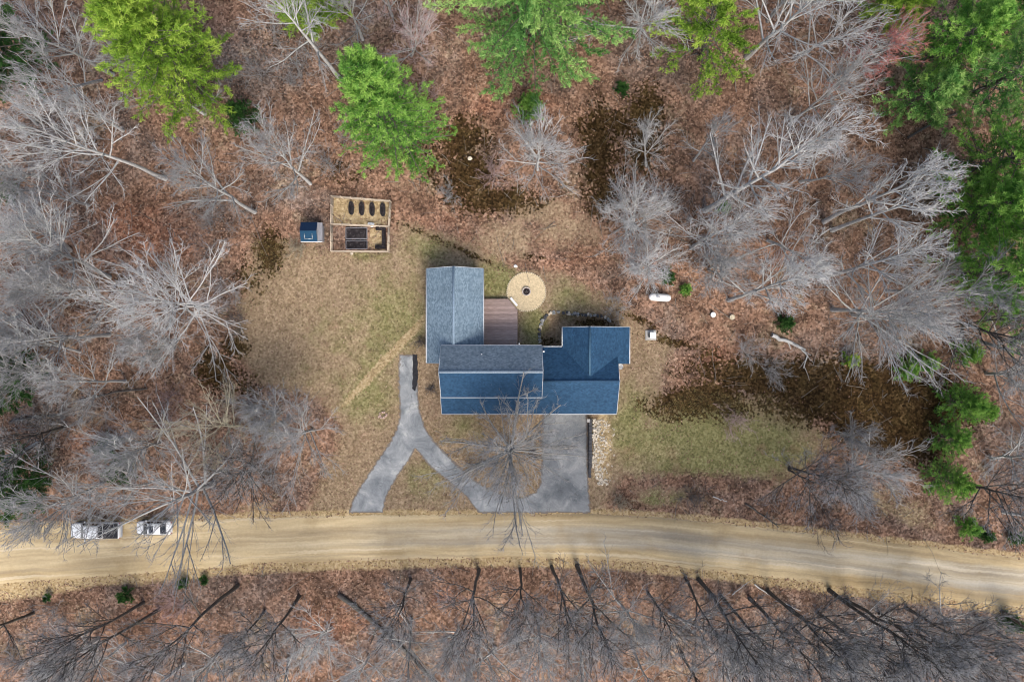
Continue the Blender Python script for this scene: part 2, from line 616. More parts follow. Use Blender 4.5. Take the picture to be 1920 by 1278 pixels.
def mat_paint(name, col, rough=.35, spec=.5, coat=.0, metal=0.0):
    t = NT(name)
    c = t.coord('Object')
    n = t.noise(c, 2.5, 4, .6)
    cc = t.ramp(n, [(.3, tuple(v * .93 for v in col)), (.7, tuple(min(1, v * 1.05) for v in col))])
    t.b.inputs['Coat Weight'].default_value = coat
    t.b.inputs['Metallic'].default_value = metal
    return t.base(cc, rough, spec)


M = {}
M['ground'] = mat_ground()
M['road'] = mat_road()
M['asphalt'] = mat_asphalt()
M['patch'] = mat_plain('black_strip', (.018, .018, .022), .8, .5, 3)
M['sh_grey'] = mat_shingle('grey_blue_shingle', (.105, .158, .205), (.195, .262, .315), (.06, .095, .13))
M['sh_main'] = mat_shingle('slate_grey_shingle', (.105, .143, .178), (.195, .240, .280), (.055, .078, .102))  # rear slope coloured lighter and greyer than the blue front
M['sh_blue'] = mat_shingle('blue_shingle', (.012, .045, .095), (.025, .073, .140), (.007, .029, .063))
M['siding'] = mat_siding()
M['trim'] = mat_paint('white_trim', (.54, .56, .58), .5, .4)
M['glass'] = mat_paint('window_glass', (.02, .025, .03), .08, .6)
M['door'] = mat_paint('door_paint', (.25, .05, .04), .5)
M['gdoor'] = mat_paint('garage_door_paint', (.62, .61, .58), .5)
M['concrete'] = mat_plain('concrete', (.38, .37, .35), .9, .3, 2.5)
M['deck'] = mat_wood('deck_board', (.38, .285, .25), .3, 0)
M['fence'] = mat_wood('fence_wood', (.48, .40, .31), .35, 0)
M['planter'] = mat_plain('black_planter', (.03, .03, .035), .7, .5, 8)
_t = NT('garden_soil')
M['soil'] = _t.base(_t.ramp(_t.noise(_t.coord('Object'), 3.5, 6, .8), [(.35, (.008, .007, .008)), (.55, (.030, .026, .028)), (.72, (.13, .115, .115))]), .95, .1)
M['gravel'] = mat_plain('pea_gravel', (.52, .42, .265), .95, .3, 6)
M['edging'] = mat_plain('pale_edging_stone', (.56, .49, .35), .9, .3, 9)
M['pit'] = mat_plain('fire_pit_stone', (.50, .44, .39), .9, .35, 9)
M['ash'] = mat_plain('ash', (.03, .022, .022), .95, .8, 14)
M['stone'] = mat_plain('field_stone', (.26, .26, .25), .9, .55, 4)
M['paleston'] = mat_plain('pale_rip_rap', (.52, .46, .37), .9, .45, 3)
M['block'] = mat_plain('dark_wall_block', (.07, .07, .075), .9, .5, 4)
M['white'] = mat_paint('white_enamel', (.80, .80, .79), .35, .5)
M['carwhite'] = mat_paint('white_car_paint', (.74, .76, .78), .25, .5, .6)
M['carglass'] = mat_paint('car_glass', (.015, .02, .028), .06, .7)
M['black'] = mat_paint('black_plastic', (.02, .02, .024), .6, .3)
M['rubber'] = mat_plain('rubber', (.025, .025, .026), .85, .3)
M['alloy'] = mat_paint('alloy', (.5, .5, .52), .3, .5, 0, .9)
M['lamp'] = mat_paint('lamp_lens', (.62, .6, .55), .15, .6)
M['lampred'] = mat_paint('tail_lens', (.35, .02, .02), .2, .6)
M['tarp'] = mat_paint('blue_shed_roof', (.007, .020, .052), .8, .15)
M['tarp2'] = mat_paint('teal_blue_shed_roof', (.012, .050, .098), .75, .15)
M['shedgrey'] = mat_wood('grey_shed_board', (.25, .25, .27), .3, 1)
M['steel'] = mat_paint('galvanised', (.45, .46, .48), .4, .5, 0, .6)
M['bark_dark'] = mat_bark('dark_and_shaded_bark', (.085, .074, .068), (.15, .16, .13), .35)
M['bark_yard'] = mat_bark('yard_tree_bark', (.26, .25, .235), (.34, .36, .31), .35)
M['bark_grey'] = mat_bark('grey_bark', (.37, .368, .36), (.33, .36, .30), .35)
M['bark_pine'] = mat_bark('pine_bark', (.13, .115, .10), (.22, .23, .2), .3)
M['bark_fallen'] = mat_bark('fallen_bark', (.22, .195, .17), (.40, .39, .35), .6)
M['bark_pale'] = mat_bark('pale_bark', (.46, .455, .445), (.45, .47, .42), .3)
M['bark_tan'] = mat_bark('tan_bark', (.43, .39, .29), (.36, .36, .20), .35)
M['tw_pale'] = mat_bark('pale_twig', (.37, .372, .375), (.40, .42, .36), .2)
M['tw_grey'] = mat_bark('grey_twig', (.278, .278, .283), (.34, .36, .31), .2)
M['tw_mid'] = mat_bark('mid_twig', (.245, .247, .255), (.25, .26, .23), .25)
M['tw_dark'] = mat_bark('dark_twig', (.13, .115, .11), (.2, .2, .17), .2)
M['tw_red'] = mat_bark('red_bud_twig', (.42, .165, .145), (.40, .24, .20), .3)
M['tw_pink'] = mat_bark('pink_grey_twig', (.37, .27, .265), (.40, .35, .33), .3)
M['tw_tan'] = mat_bark('tan_twig', (.38, .335, .25), (.36, .37, .25), .3)
M['nd_yel'] = mat_needles('yellow_green_needles', (.038, .095, .010), (.20, .36, .040), (.48, .63, .11))
M['nd_grn'] = mat_needles('green_needles', (.022, .085, .018), (.135, .335, .055), (.40, .62, .14))
M['nd_blu'] = mat_needles('blue_green_needles', (.025, .095, .025), (.155, .365, .090), (.48, .67, .22))
M['nd_drk'] = mat_needles('dark_green_needles', (.006, .030, .008), (.028, .095, .020), (.085, .20, .045))
M['leaf'] = mat_tinted('fallen_leaf', [(0, (.055, .034, .025)), (.35, (.185, .108, .076)), (.65, (.345, .212, .150)), (.88, (.50, .36, .275)), (1, (.64, .54, .44))])
M['grass'] = mat_tinted('grass_blade', [(0, (.09, .075, .03)), (.35, (.22, .175, .08)), (.6, (.19, .19, .06)), (.85, (.34, .29, .14)), (1, (.52, .45, .28))])

# ------------------------------------------------------------------ ground
LAWN = [(478, 452), (540, 452), (600, 470), (735, 474), (752, 418), (830, 440), (905, 470), (960, 508), (1060, 520), (1150, 562), (1196, 604), (1262, 648), (1236, 700), (1236, 770),
        (1300, 735), (1380, 745), (1440, 740), (1500, 775), (1556, 835), (1480, 896), (1300, 884), (1170, 890), (1125, 962), (640, 968), (575, 960), (628, 860), (640, 800), (600, 745), (490, 720), (440, 655), (452, 560)]
gx = np.concatenate([[-14000, -5000, -2000, -900, -450], np.arange(-240, 2161, 7.0), [2370, 2820, 3900, 7000, 16000]])
gy = np.concatenate([[-14000, -5000, -2000, -900, -450], np.arange(-240, 1521, 7.0), [1730, 2180, 3300, 6300, 15000]])
GX, GY = np.meshgrid(gx, gy)
pxv, pyv = GX.ravel(), GY.ravel()


def blobs(lst, soft=1.0):
    m = np.zeros_like(pxv)
    for b in lst:
        cx, cy, rx, ry = b[:4]
        s = b[4] if len(b) > 4 else 1.0
        a = R(b[5]) if len(b) > 5 else 0.0
        dx, dy = pxv - cx, pyv - cy
        u, v = dx * math.cos(a) + dy * math.sin(a), -dx * math.sin(a) + dy * math.cos(a)
        m = np.maximum(m, np.minimum(1, s * np.clip(1.25 - np.hypot(u / rx, v / ry) * .75, 0, 1)))
    return m


lawn = sstep(-46, 40, poly_sd(pxv, pyv, LAWN)) * .95
lawn = np.maximum(lawn, blobs([(1010, 395, 80, 28, .75), (1060, 430, 90, 50, .6), (950, 450, 60, 40, .8), (1290, 600, 60, 26, .35), (1180, 660, 50, 70, .7), (760, 340, 40, 30, .4), (1240, 930, 90, 26, .6), (1270, 300, 60, 60, .25)]))
green = blobs([(740, 590, 90, 90, .65), (690, 470, 40, 22, .8), (720, 640, 50, 150, .62, 30), (930, 525, 60, 40, .9), (1000, 610, 26, 40, .9), (1070, 560, 60, 40, .6), (800, 470, 60, 40, .6),
               (1330, 830, 180, 70, 1.0), (1420, 840, 100, 60, 1.0), (1180, 800, 50, 80, .8), (1140, 750, 30, 50, .5), (800, 900, 60, 50, .55), (690, 740, 60, 60, .7), (600, 700, 100, 50, .35), (870, 800, 60, 40, .5), (640, 620, 90, 60, .45),
               (1240, 935, 60, 20, .7)])
DARKB = [(1500, 716, 170, 34, 1.35, 6), (1640, 745, 150, 58, 1.6, 8), (1650, 800, 105, 46, 1.5, 20), (1310, 748, 90, 26, 1.15, -8), (1260, 770, 30, 24, .7), (1420, 700, 70, 24, .65), (1540, 690, 60, 18, .8),
              (870, 262, 42, 40, 1.0), (880, 330, 48, 56, 1.0), (930, 375, 80, 26, .95), (860, 370, 30, 24, .7), (1120, 280, 30, 84, 1.0), (1150, 230, 66, 34, .75), (1212, 215, 32, 50, 1.05), (1205, 270, 28, 56, .95), (1130, 360, 36, 46, .85), (1170, 330, 40, 24, .55),
              (505, 470, 26, 40, .95), (405, 690, 34, 40, 1.0), (440, 650, 24, 24, .85), (395, 660, 20, 20, .6), (1090, 235, 20, 20, .5), (810, 320, 20, 20, .6),
              (1260, 640, 60, 8, .75, 14), (1200, 600, 40, 7, .7, 25), (1110, 605, 40, 8, .85), (1030, 640, 16, 10, .7), (1330, 660, 40, 16, .45, 20), (1745, 760, 20, 50, .7), (1000, 480, 18, 8, .6), (850, 462, 110, 6, .62, 24), (1560, 760, 180, 40, .9, 6), (1700, 770, 70, 70, .95), (1330, 760, 90, 30, .75), (1440, 720, 110, 26, .8, 4), (840, 300, 50, 60, .6), (1140, 300, 50, 90, .55), (1220, 250, 40, 80, .6), (470, 520, 30, 40, .5), (430, 720, 60, 40, .5), (640, 320, 60, 30, .35), (520, 60, 40, 30, .35)]  # blobs in the nook paint the house's shade on the ground
dark = blobs(DARKB)
track = blobs([(722, 676, 128, 8, 1.3, -47), (800, 590, 40, 8, .9, -60)])
green = np.maximum(green, track * .95)
# sandy verges beside the road
dn = np.interp(pxv, rnx, rny) - pyv
dsd = pyv - np.interp(pxv, rsx, rsy)
vn = 1 - sstep(2, 26, np.abs(dn))
vsd = 1 - sstep(4, 30, np.abs(dsd - 3))
inroad = (dn < 6) & (dsd < 6)
sand = np.maximum.reduce([vn * .62, vsd * .72, inroad * 1.0, blobs([(60, 1100, 170, 22, .8, -8), (230, 1085, 90, 16, .7), (480, 950, 60, 18, .5)])])
straw = blobs([(1128, 830, 18, 62, .9), (1130, 890, 26, 20, .6), (640, 395, 20, 30, .0), (1240, 840, 60, 40, .45), (1690, 950, 130, 50, .5, 25), (1860, 800, 60, 60, .35), (1240, 560, 8, 8, 0), (1050, 440, 70, 30, .3), (520, 560, 60, 90, .2)])
GARD = [(622, 368), (730, 377), (726, 424), (622, 421)]
GARD2 = [(692, 426), (723, 428), (722, 468), (690, 467)]
straw = np.maximum(straw, track * .85)
straw = np.maximum(straw, np.maximum(sstep(-3, 4, poly_sd(pxv, pyv, GARD)), sstep(-3, 4, poly_sd(pxv, pyv, GARD2))) * .95)
lawn = lawn * (1 - sstep(-2, 3, poly_sd(pxv, pyv, [(620, 366), (732, 374), (728, 474), (619, 472)])) * .8)
red = blobs([(260, 440, 130, 70, .8), (1220, 480, 60, 60, .6), (1060, 470, 70, 40, .55), (960, 190, 100, 40, .8), (760, 60, 70, 60, .35), (160, 830, 90, 40, .6), (90, 570, 90, 30, .5), (1480, 490, 60, 40, .6), (1640, 350, 150, 60, .4), (820, 420, 90, 40, .5), (620, 1180, 90, 60, .6), (300, 1150, 90, 40, .55), (1280, 1200, 60, 60, .5), (800, 1120, 90, 30, .6), (1340, 665, 60, 24, .6), (900, 310, 50, 40, .5)])
grey = blobs([(700, 1220, 420, 50, .6), (300, 1240, 260, 40, .6), (1300, 1180, 300, 60, .6), (1650, 1170, 320, 70, .8), (480, 120, 130, 90, .75), (90, 250, 120, 90, .6), (100, 770, 140, 60, .6), (470, 760, 90, 70, .6), (1050, 1190, 160, 80, .6), (1600, 1200, 260, 80, .75), (120, 1230, 160, 60, .5), (1680, 620, 140, 60, .5), (1200, 120, 60, 90, .35), (1860, 860, 80, 90, .4), (1240, 380, 80, 60, .4), (400, 560, 90, 120, .5), (540, 900, 60, 50, .6), (560, 380, 60, 60, .5), (400, 880, 100, 60, .5)])
soil = np.zeros_like(pxv)
soil = np.maximum(soil, sstep(-2, 3, poly_sd(pxv, pyv, [(647, 423), (690, 424), (690, 468), (646, 467)])) * .7)

zv = height(pxv, pyv)
far = (np.abs(pxv - 960) > 1300) | (np.abs(pyv - 640) > 1000)
zv = np.where(far, 0, zv)
verts = np.stack([(pxv - 960) / KP, (639 - pyv) / KP, zv], 1)
nx_, ny_ = len(gx), len(gy)
I = np.arange(nx_ * ny_).reshape(ny_, nx_)
q = np.stack([I[:-1, :-1], I[1:, :-1], I[1:, 1:], I[:-1, 1:]], -1).reshape(-1, 4)
me = mesh_np('ground', verts, [q], {'m1': np.stack([lawn, dark, sand, straw], 1), 'm2': np.stack([green, red, grey, soil], 1)}, True)
tag(link('ground', me, M['ground']), kind='structure')

# ------------------------------------------------------------------ dirt road
rr = np.random.default_rng(3)
xs = np.arange(-900, 2901, 4.0)
nv = 25
yn = np.interp(xs, rnx, rny) + 2.6 * wavy(xs / 14, xs / 30, 1.3) + rr.normal(0, .7, len(xs))
ys_ = np.interp(xs, rsx, rsy) + 2.6 * wavy(xs / 17, xs / 40 + 9, 1.3) + rr.normal(0, .7, len(xs))
vv = np.linspace(0, 1, nv)
PX = np.repeat(xs[:, None], nv, 1)
PY = yn[:, None] * (1 - vv) + ys_[:, None] * vv
zz = .018 + .05 * np.sin(vv * np.pi) ** .7 - .02 * np.exp(-((vv - .36) / .05) ** 2) - .02 * np.exp(-((vv - .62) / .05) ** 2)
V = np.stack([(PX - 960) / KP, (639 - PY) / KP, np.repeat(zz[None], len(xs), 0) + .006 * wavy(PX / 8, PY / 5, 2)], -1).reshape(-1, 3)
V[:, 2] = np.where(np.tile(vv, len(xs)) % 1 == 0, -.035, V[:, 2])
I = np.arange(len(xs) * nv).reshape(len(xs), nv)
q = np.stack([I[:-1, :-1], I[:-1, 1:], I[1:, 1:], I[1:, :-1]], -1).reshape(-1, 4)
uv = np.stack([V[:, 0], np.tile(vv, len(xs))], 1)
tag(link('dirt_road', mesh_np('dirt_road', V, [q], None, True, uv), M['road']), kind='structure')

# ------------------------------------------------------------------ driveway
def drive_mesh(poly, z, name, jit=1.0, seed=1):
    rg = np.random.default_rng(seed)
    pts = []
    P = np.array(poly, float)
    for a, b in zip(P, np.roll(P, -1, 0)):
        n = max(1, int(np.linalg.norm(b - a) / 4))
        for k in range(n):
            p = a + (b - a) * k / n
            pts.append(p + rg.normal(0, jit, 2))
    bm = bmesh.new()
    vs_ = [bm.verts.new(((p[0] - 960) / KP, (639 - p[1]) / KP, z)) for p in pts]
    f = bm.faces.new(vs_)
    if f.normal.z < 0:
        f.normal_flip()
    bmesh.ops.triangulate(bm, faces=[f])
    me_ = bm_mesh(name, bm)
    return me_


# the driveway is gridded so that its worn edge can follow the outline
dx = np.arange(640, 1116, 1.6)
dy = np.arange(655, 968, 1.6)
DX, DY = np.meshgrid(dx, dy)
sd = poly_sd(DX, DY, DRIVE) + 1.7 * wavy(DX / 5, DY / 5, 2.2) + np.random.default_rng(2).normal(0, .35, DX.shape)
I = np.arange(DX.size).reshape(DX.shape)
q = np.stack([I[:-1, :-1], I[1:, :-1], I[1:, 1:], I[:-1, 1:]], -1).reshape(-1, 4)
keep = (sd.ravel()[q] > 0).all(1)
q = q[keep]
used = np.unique(q)
remap = np.full(DX.size, -1)
remap[used] = np.arange(len(used))
V = np.stack([(DX - 960) / KP, (639 - DY) / KP, np.full(DX.shape, .012) + .02 * sstep(0, 12, sd)], -1).reshape(-1, 3)[used]
edge = (1 - sstep(0, 9, sd)).ravel()[used]
tag(link('driveway', mesh_np('driveway', V, [remap[q]], {'edge': edge}, True), M['asphalt']), kind='structure')
tag(link('dark_strip', drive_mesh([(774, 664), (783, 665), (784, 700), (782, 722), (778, 734), (773, 728), (774, 700)], .042, 'dark_strip', .5, 4), M['patch']), kind='structure')  # thin black sheet along the driveway's right edge

# ------------------------------------------------------------------ house
def roof_plane(name, pts, mat, parent, thick=.16):
    P = np.array(pts, float)
    n = np.cross(P[1] - P[0], P[2] - P[0])
    if n[2] < 0:
        P = P[::-1]
        n = -n
    # robust normal (Newell)
    nn = np.zeros(3)
    for a, b in zip(P, np.roll(P, -1, 0)):
        nn += np.cross(a, b)
    if nn[2] < 0:
        P = P[::-1]
        nn = -nn
    nn = nn / np.linalg.norm(nn)
    u = np.cross([0, 0, 1.0], nn)
    u = u / np.linalg.norm(u)
    v = np.cross(nn, u)
    bm = bmesh.new()
    uvl = bm.loops.layers.uv.new('UVMap')
    top = [bm.verts.new(p) for p in P]
    bot = [bm.verts.new(p - np.array([0, 0, thick])) for p in P]
    bm.faces.new(top)
    bm.faces.new(bot[::-1])
    k = len(P)
    for i in range(k):
        bm.faces.new((top[i], bot[i], bot[(i + 1) % k], top[(i + 1) % k]))
    for f in bm.faces:
        for l in f.loops:
            c = np.array(l.vert.co)
            l[uvl].uv = (float(c @ u), float(c @ v))
    return link(name, bm_mesh(name, bm), mat, parent)


house = thing('house', (0, 0, 0), 'rambling house with blue and grey shingle roofs between lawn and forked driveway', 'house')
BZ = -.9


def wall_prism(axis, x0, x1, y0, y1, ze, zr, ridge=None):
    """gabled wall block; axis = ridge direction"""
    if axis == 'x':
        r = (y0 + y1) / 2 if ridge is None else ridge
        prof = [(y0, BZ), (y1, BZ), (y1, ze), (r, zr), (y0, ze)]
        A = [(x0, a, b) for a, b in prof]
        B = [(x1, a, b) for a, b in prof]
    else:
        r = (x0 + x1) / 2 if ridge is None else ridge
        prof = [(x0, BZ), (x1, BZ), (x1, ze), (r, zr), (x0, ze)]
        A = [(a, y1, b) for a, b in prof]
        B = [(a, y0, b) for a, b in prof]
    bm = bmesh.new()
    va = [bm.verts.new(p) for p in A]
    vb = [bm.verts.new(p) for p in B]
    bm.faces.new(va)
    bm.faces.new(vb[::-1])
    for i in range(5):
        bm.faces.new((va[i], va[(i + 1) % 5], vb[(i + 1) % 5], vb[i]))
    bmesh.ops.recalc_face_normals(bm, faces=bm.faces)
    return link('wall', bm_mesh('wall', bm), M['siding'], house)


tag(wall_prism('x', -7.8, 3.1, -6.05, -.85, 4.95, 6.98), 'pale siding walls of the two storey block')
tag(wall_prism('y', -9.6, -3.7, -2.25, 8.12, 2.72, 4.62), 'pale siding walls of the long wing')
tag(wall_prism('x', 3.103, 11.95, -8.15, -1.0, 2.55, 4.62, -4.55), 'pale siding walls of the garage block')
tag(wall_prism('y', 6.28, 13.42, -2.36, 1.30, 2.58, 4.4, 8.87), 'pale siding walls of the short gabled wing')
box('wall', (-7.9, -8.15, BZ), (3.1, -6.053, 2.62), M['siding'], house)

sx = lambda px, z: (px - 960) / KP * (HC - z) / HC
roofs = {}
roofs['main_n'] = roof_plane('roof', [(-8.05, -.54, 5.2), (3.39, -.54, 5.2), (3.41, -3.42, 7.4), (-8.1, -3.42, 7.4)], M['sh_main'], house)
roofs['main_s'] = roof_plane('roof', [(-8.05, -6.38, 5.15), (3.38, -6.38, 5.15), (3.41, -3.42, 7.4), (-8.1, -3.42, 7.4)], M['sh_blue'], house)
roofs['left_w'] = roof_plane('roof', [(-9.97, -2.56, 2.9), (-6.65, -2.56, 5.0), (-6.65, 8.45, 5.0), (-9.97, 8.45, 2.9)], M['sh_grey'], house)
roofs['left_e'] = roof_plane('roof', [(-3.37, -.8, 2.9), (-6.65, -.8, 5.0), (-6.65, 8.45, 5.0), (-3.37, 8.45, 2.9)], M['sh_grey'], house)
RS = lambda y: 2.7 + (y + 8.5) * (2.3 / 3.95)
RN = lambda y: 5.0 - (y + 4.55) * (2.25 / 3.85)
roofs['right_s'] = roof_plane('roof', [(-8.22, -8.5, RS(-8.5)), (12.25, -8.5, RS(-8.5)), (12.25, -4.55, 5.0), (3.11, -4.55, 5.0), (3.11, -6.06, RS(-6.06)), (-8.22, -6.06, RS(-6.06))], M['sh_blue'], house)
roofs['right_n'] = roof_plane('roof', [(3.11, -4.55, 5.0), (12.25, -4.55, 5.0), (12.25, -.7, RN(-.7)), (3.11, -.7, RN(-.7))], M['sh_blue'], house)
WW = lambda x: 4.75 - (8.87 - x) * (2.0 / 2.94)
WE = lambda x: 4.75 - (x - 8.87) * (2.0 / 4.87)
roofs['wing_w'] = roof_plane('roof', [(5.93, 1.62, WW(5.93)), (8.87, 1.62, 4.75), (8.87, -4.2, 4.75), (5.93, -4.2, WW(5.93))], M['sh_blue'], house)
roofs['wing_e'] = roof_plane('roof', [(8.87, 1.62, 4.75), (13.74, 1.62, WE(13.74)), (13.74, -2.68, WE(13.74)), (12.15, -2.68, WE(12.15)), (12.15, -4.2, WE(12.15)), (8.87, -4.2, 4.75)], M['sh_blue'], house)
for k, l in (('main_n', 'slate grey rear slope of the two storey roof'), ('main_s', 'deep blue front slope of the two storey roof'), ('left_w', 'grey blue outer slope of the long wing'),
             ('left_e', 'grey blue inner slope of the long wing beside the deck'), ('right_s', 'long blue front slope above the garage and porch'), ('right_n', 'blue rear slope of the garage block'),
             ('wing_w', 'inner blue slope of the short gabled wing'), ('wing_e', 'outer blue slope of the short gabled wing')):
    roofs[k]['label'] = l


def cap(a, b, mat, w=.22):
    beam('ridge_cap', a, b, w, .05, mat, house)


M['cap_pale'] = mat_plain('pale_ridge_cap', (.27, .33, .38), .8, .25, 8)
M['cap_blue'] = mat_plain('blue_ridge_cap', (.20, .27, .34), .8, .25, 8)
M['cap_mid'] = mat_plain('mid_ridge_cap', (.05, .11, .17), .8, .25, 8)
M['cap_dark'] = mat_plain('dark_ridge_cap', (.022, .06, .115), .8, .25, 8)
cap((-8.1, -3.42, 7.43), (3.41, -3.42, 7.43), M['cap_pale'], .26)
cap((-6.65, -.8, 5.03), (-6.65, 8.45, 5.03), M['cap_blue'], .24)
cap((3.42, -4.55, 5.03), (12.25, -4.55, 5.03), M['cap_dark'])
cap((8.87, -3.9, 4.78), (8.87, 1.62, 4.78), M['cap_mid'], .2)

for a, b in (((-8.05, -.50, 5.08), (3.39, -.50, 5.08)), ((-8.05, -6.43, 5.04), (3.38, -6.43, 5.04)), ((-8.22, -8.57, 2.60), (12.25, -8.57, 2.60)), ((-10.02, -2.56, 2.80), (-10.02, 8.45, 2.80)), ((-3.32, -.5, 2.80), (-3.32, 8.45, 2.80)),
             ((3.42, -.64, 2.68), (5.86, -.64, 2.68)), ((5.88, -.58, 2.66), (5.88, 1.62, 2.66)), ((13.79, -2.68, 2.66), (13.79, 1.62, 2.66))):
    beam('gutter', a, b, .105, .12, M['trim'], house)
# white rake boards on the gable ends
for a, b in (((-8.1, -3.42, 7.3), (-8.07, -.54, 5.1)), ((-8.1, -3.42, 7.3), (-8.07, -6.38, 5.05)), ((3.43, -3.42, 7.3), (3.41, -.54, 5.1)), ((3.43, -3.42, 7.3), (3.41, -6.38, 5.05)),
             ((-6.65, 8.48, 4.9), (-9.97, 8.48, 2.8)), ((-6.65, 8.48, 4.9), (-3.37, 8.48, 2.8)), ((-6.65, -2.59, 4.9), (-9.97, -2.59, 2.8)),
             ((8.87, 1.65, 4.65), (5.93, 1.65, 2.65)), ((8.87, 1.65, 4.65), (13.74, 1.65, 2.65)), ((12.28, -4.55, 4.9), (12.28, -8.5, 2.6)), ((-8.25, -8.5, 2.62), (-8.25, -6.06, 4.02)), ((12.28, -4.55, 4.9), (12.28, -2.7, 3.82))):
    beam('rake_board', a, b, .05, .18, M['trim'], house)
beam('vent_pipe', (-3.4, -1.48, 5.7), (-3.4, -1.48, 6.35), .09, .09, M['white'], house)
beam('vent_pipe', (.82, -.30, 2.4), (.82, -.30, 5.15), .11, .11, M['white'], house)
beam('chimney_pipe', (3.68, -1.22, 2.7), (3.68, -1.22, 3.45), .2, .2, M['white'], house)


def window(x, y, z, w, h, face, door=None):
    """face: unit outward normal axis as (nx, ny)"""
    nx, ny = face
    tx, ty = -ny, nx
    c = np.array([x, y, z])
    t_, n_, u_ = np.array([tx, ty, 0.0]), np.array([nx, ny, 0.0]), np.array([0, 0, 1.0])

    def slab(nm, w_, h_, d0, d1, mat, par, off=(0, 0)):
        vs_ = [c + t_ * (sx_ * w_ / 2 + off[0]) + u_ * (sz_ * h_ / 2 + off[1]) + n_ * d for d in (d0, d1) for sx_, sz_ in ((-1, -1), (1, -1), (1, 1), (-1, 1))]
        f = [(3, 2, 1, 0), (4, 5, 6, 7), (0, 1, 5, 4), (1, 2, 6, 5), (2, 3, 7, 6), (3, 0, 4, 7)]
        return link(nm, mesh_np(nm, vs_, [np.array(f)]), mat, par)
    if door is None:
        fr = slab('window', w + .2, h + .2, -.01, .045, M['trim'], house)
        for s in (-1, 1):
            slab('pane', w / 2 - .05, h - .02, .03, .055, M['glass'], fr, (s * w / 4, 0))
    elif door == 'garage':
        fr = slab('garage_door', w, h, -.01, .04, M['gdoor'], house)
        for r_ in range(4):
            slab('door_panel', w - .1, h / 4 - .05, .035, .06, M['gdoor'], fr, (0, -h / 2 + h / 8 + r_ * h / 4))
    else:
        fr = slab('door', w, h, -.01, .05, M['door'], house)
        slab('handle', .05, .14, .045, .11, M['steel'], fr, (w * .38, -.05))


for x in (-6.4, -4.0, -.6, 1.6):
    window(x, -8.15, 1.5, 1.0, 1.2, (0, -1))
window(-2.3, -8.15, 1.05, .95, 2.05, (0, -1), 'door')
for x in (4.9, 7.7):
    window(x, -8.15, 1.1, 2.45, 2.15, (0, -1), 'garage')
for y in (0.5, 3.0, 5.8):
    window(-9.6, y, 1.5, 1.1, 1.2, (-1, 0))
for y in (1.0, 6.6):
    window(-3.7, y, 1.6, 1.2, 1.2, (1, 0))
window(-3.7, 3.6, 1.6, 1.6, 2.0, (1, 0), 'glass')
for x in (-6.4, -4.5, -1.5, 1.5):
    window(x, -6.05, 4.55, .9, .7, (0, -1)) if False else None
window(-1.5, -.85, 1.7, 1.2, 1.1, (0, 1))
window(1.6, -.85, 1.7, 1.0, 1.1, (0, 1))
for x in (8.0, 11.6):
    window(x, 1.30, 1.5, 1.0, 1.2, (0, 1))
window(13.42, -.5, 1.5, 1.2, 1.2, (1, 0))
window(11.95, -6.0, 1.6, 1.0, 1.1, (1, 0))
window(-7.8, -3.4, 4.9, 1.0, 1.1, (-1, 0))

# satellite dish at the outer corner of the garage block
dish = thing('satellite_dish', (12.55, -2.98, 2.9), 'small white satellite dish on the notched corner of the blue roof', 'satellite dish')
bm = bmesh.new()
rings = []
for r_, z_ in ((.05, 0), (.2, .025), (.32, .07), (.4, .12)):
    rings.append([bm.verts.new((r_ * math.cos(k / 16 * 6.283), r_ * math.sin(k / 16 * 6.283) * .9, z_)) for k in range(16)])
for a, b in zip(rings, rings[1:]):
    for k in range(16):
        bm.faces.new((a[k], a[(k + 1) % 16], b[(k + 1) % 16], b[k]))
bm.faces.new(rings[0][::-1])
bmesh.ops.solidify(bm, geom=bm.faces[:], thickness=.03)
link('reflector', bm_mesh('reflector', bm), M['white'], dish, (0, 0, .25))
beam('arm', (0, 0, .26), (.22, -.12, .6), .04, .04, M['steel'], dish)
box('receiver', (.18, -.16, .56), (.28, -.06, .66), M['black'], dish)
beam('bracket', (0, 0, .26), (-.28, .1, -.2), .05, .05, M['steel'], dish)

# ------------------------------------------------------------------ deck
deck = thing('deck', (-1.5, 2.2, 0), 'weathered red brown plank deck beside the long grey wing', 'deck')
DZ = .5
bw = .142
ny = int((5.05 + .82) / bw)
for i in range(ny):
    y0 = -.82 + i * bw
    xr = .62
    ym = y0 + bw / 2
    if ym > 3.72:
        xr = .62 - (ym - 3.72) * (1.12 / 1.35)
    box('deck_board', (-3.68 + 1.5, y0 - 2.2, DZ - .035), (xr + 1.5, y0 + bw - .012 - 2.2, DZ + .004 * ((i * 7) % 3 - 1)), M['deck'], deck)
for x in (-3.4, -2.0, -.7, .45):
    box('joist', (x + 1.5, -3.0, DZ - .22), (x + 1.55, (1.4 if x > 0 else 2.75), DZ - .04), M['deck'], deck)
for x, y in ((.45, -.6), (.45, 3.4), (-3.4, 4.8), (-.75, 4.8), (-3.4, 1.0), (.45, 1.5)):
    box('post', (x + 1.45, y - 2.2, -.1), (x + 1.57, y - 2.08, DZ - .2), M['deck'], deck)
for a, b in (((.64, -.82), (.64, 3.72)), ((.64, 3.72), (-.50, 5.09)), ((-3.68, 5.09), (-.50, 5.09))):
    beam('rim_board', (a[0] + 1.5, a[1] - 2.2, DZ - .11), (b[0] + 1.5, b[1] - 2.2, DZ - .11), .04, .2, M['deck'], deck)
step = thing('deck_step', (.22, 4.72, 0), 'white painted step between plank deck and round gravel patio', 'step', None, math.atan2(-1.37, 1.14))
box('tread', (-.62, -.12, .22), (.62, .14, .27), M['white'], step)
for s in (-.5, .44):
    box('riser', (s, -.1, -.02), (s + .06, .12, .22), M['white'], step)

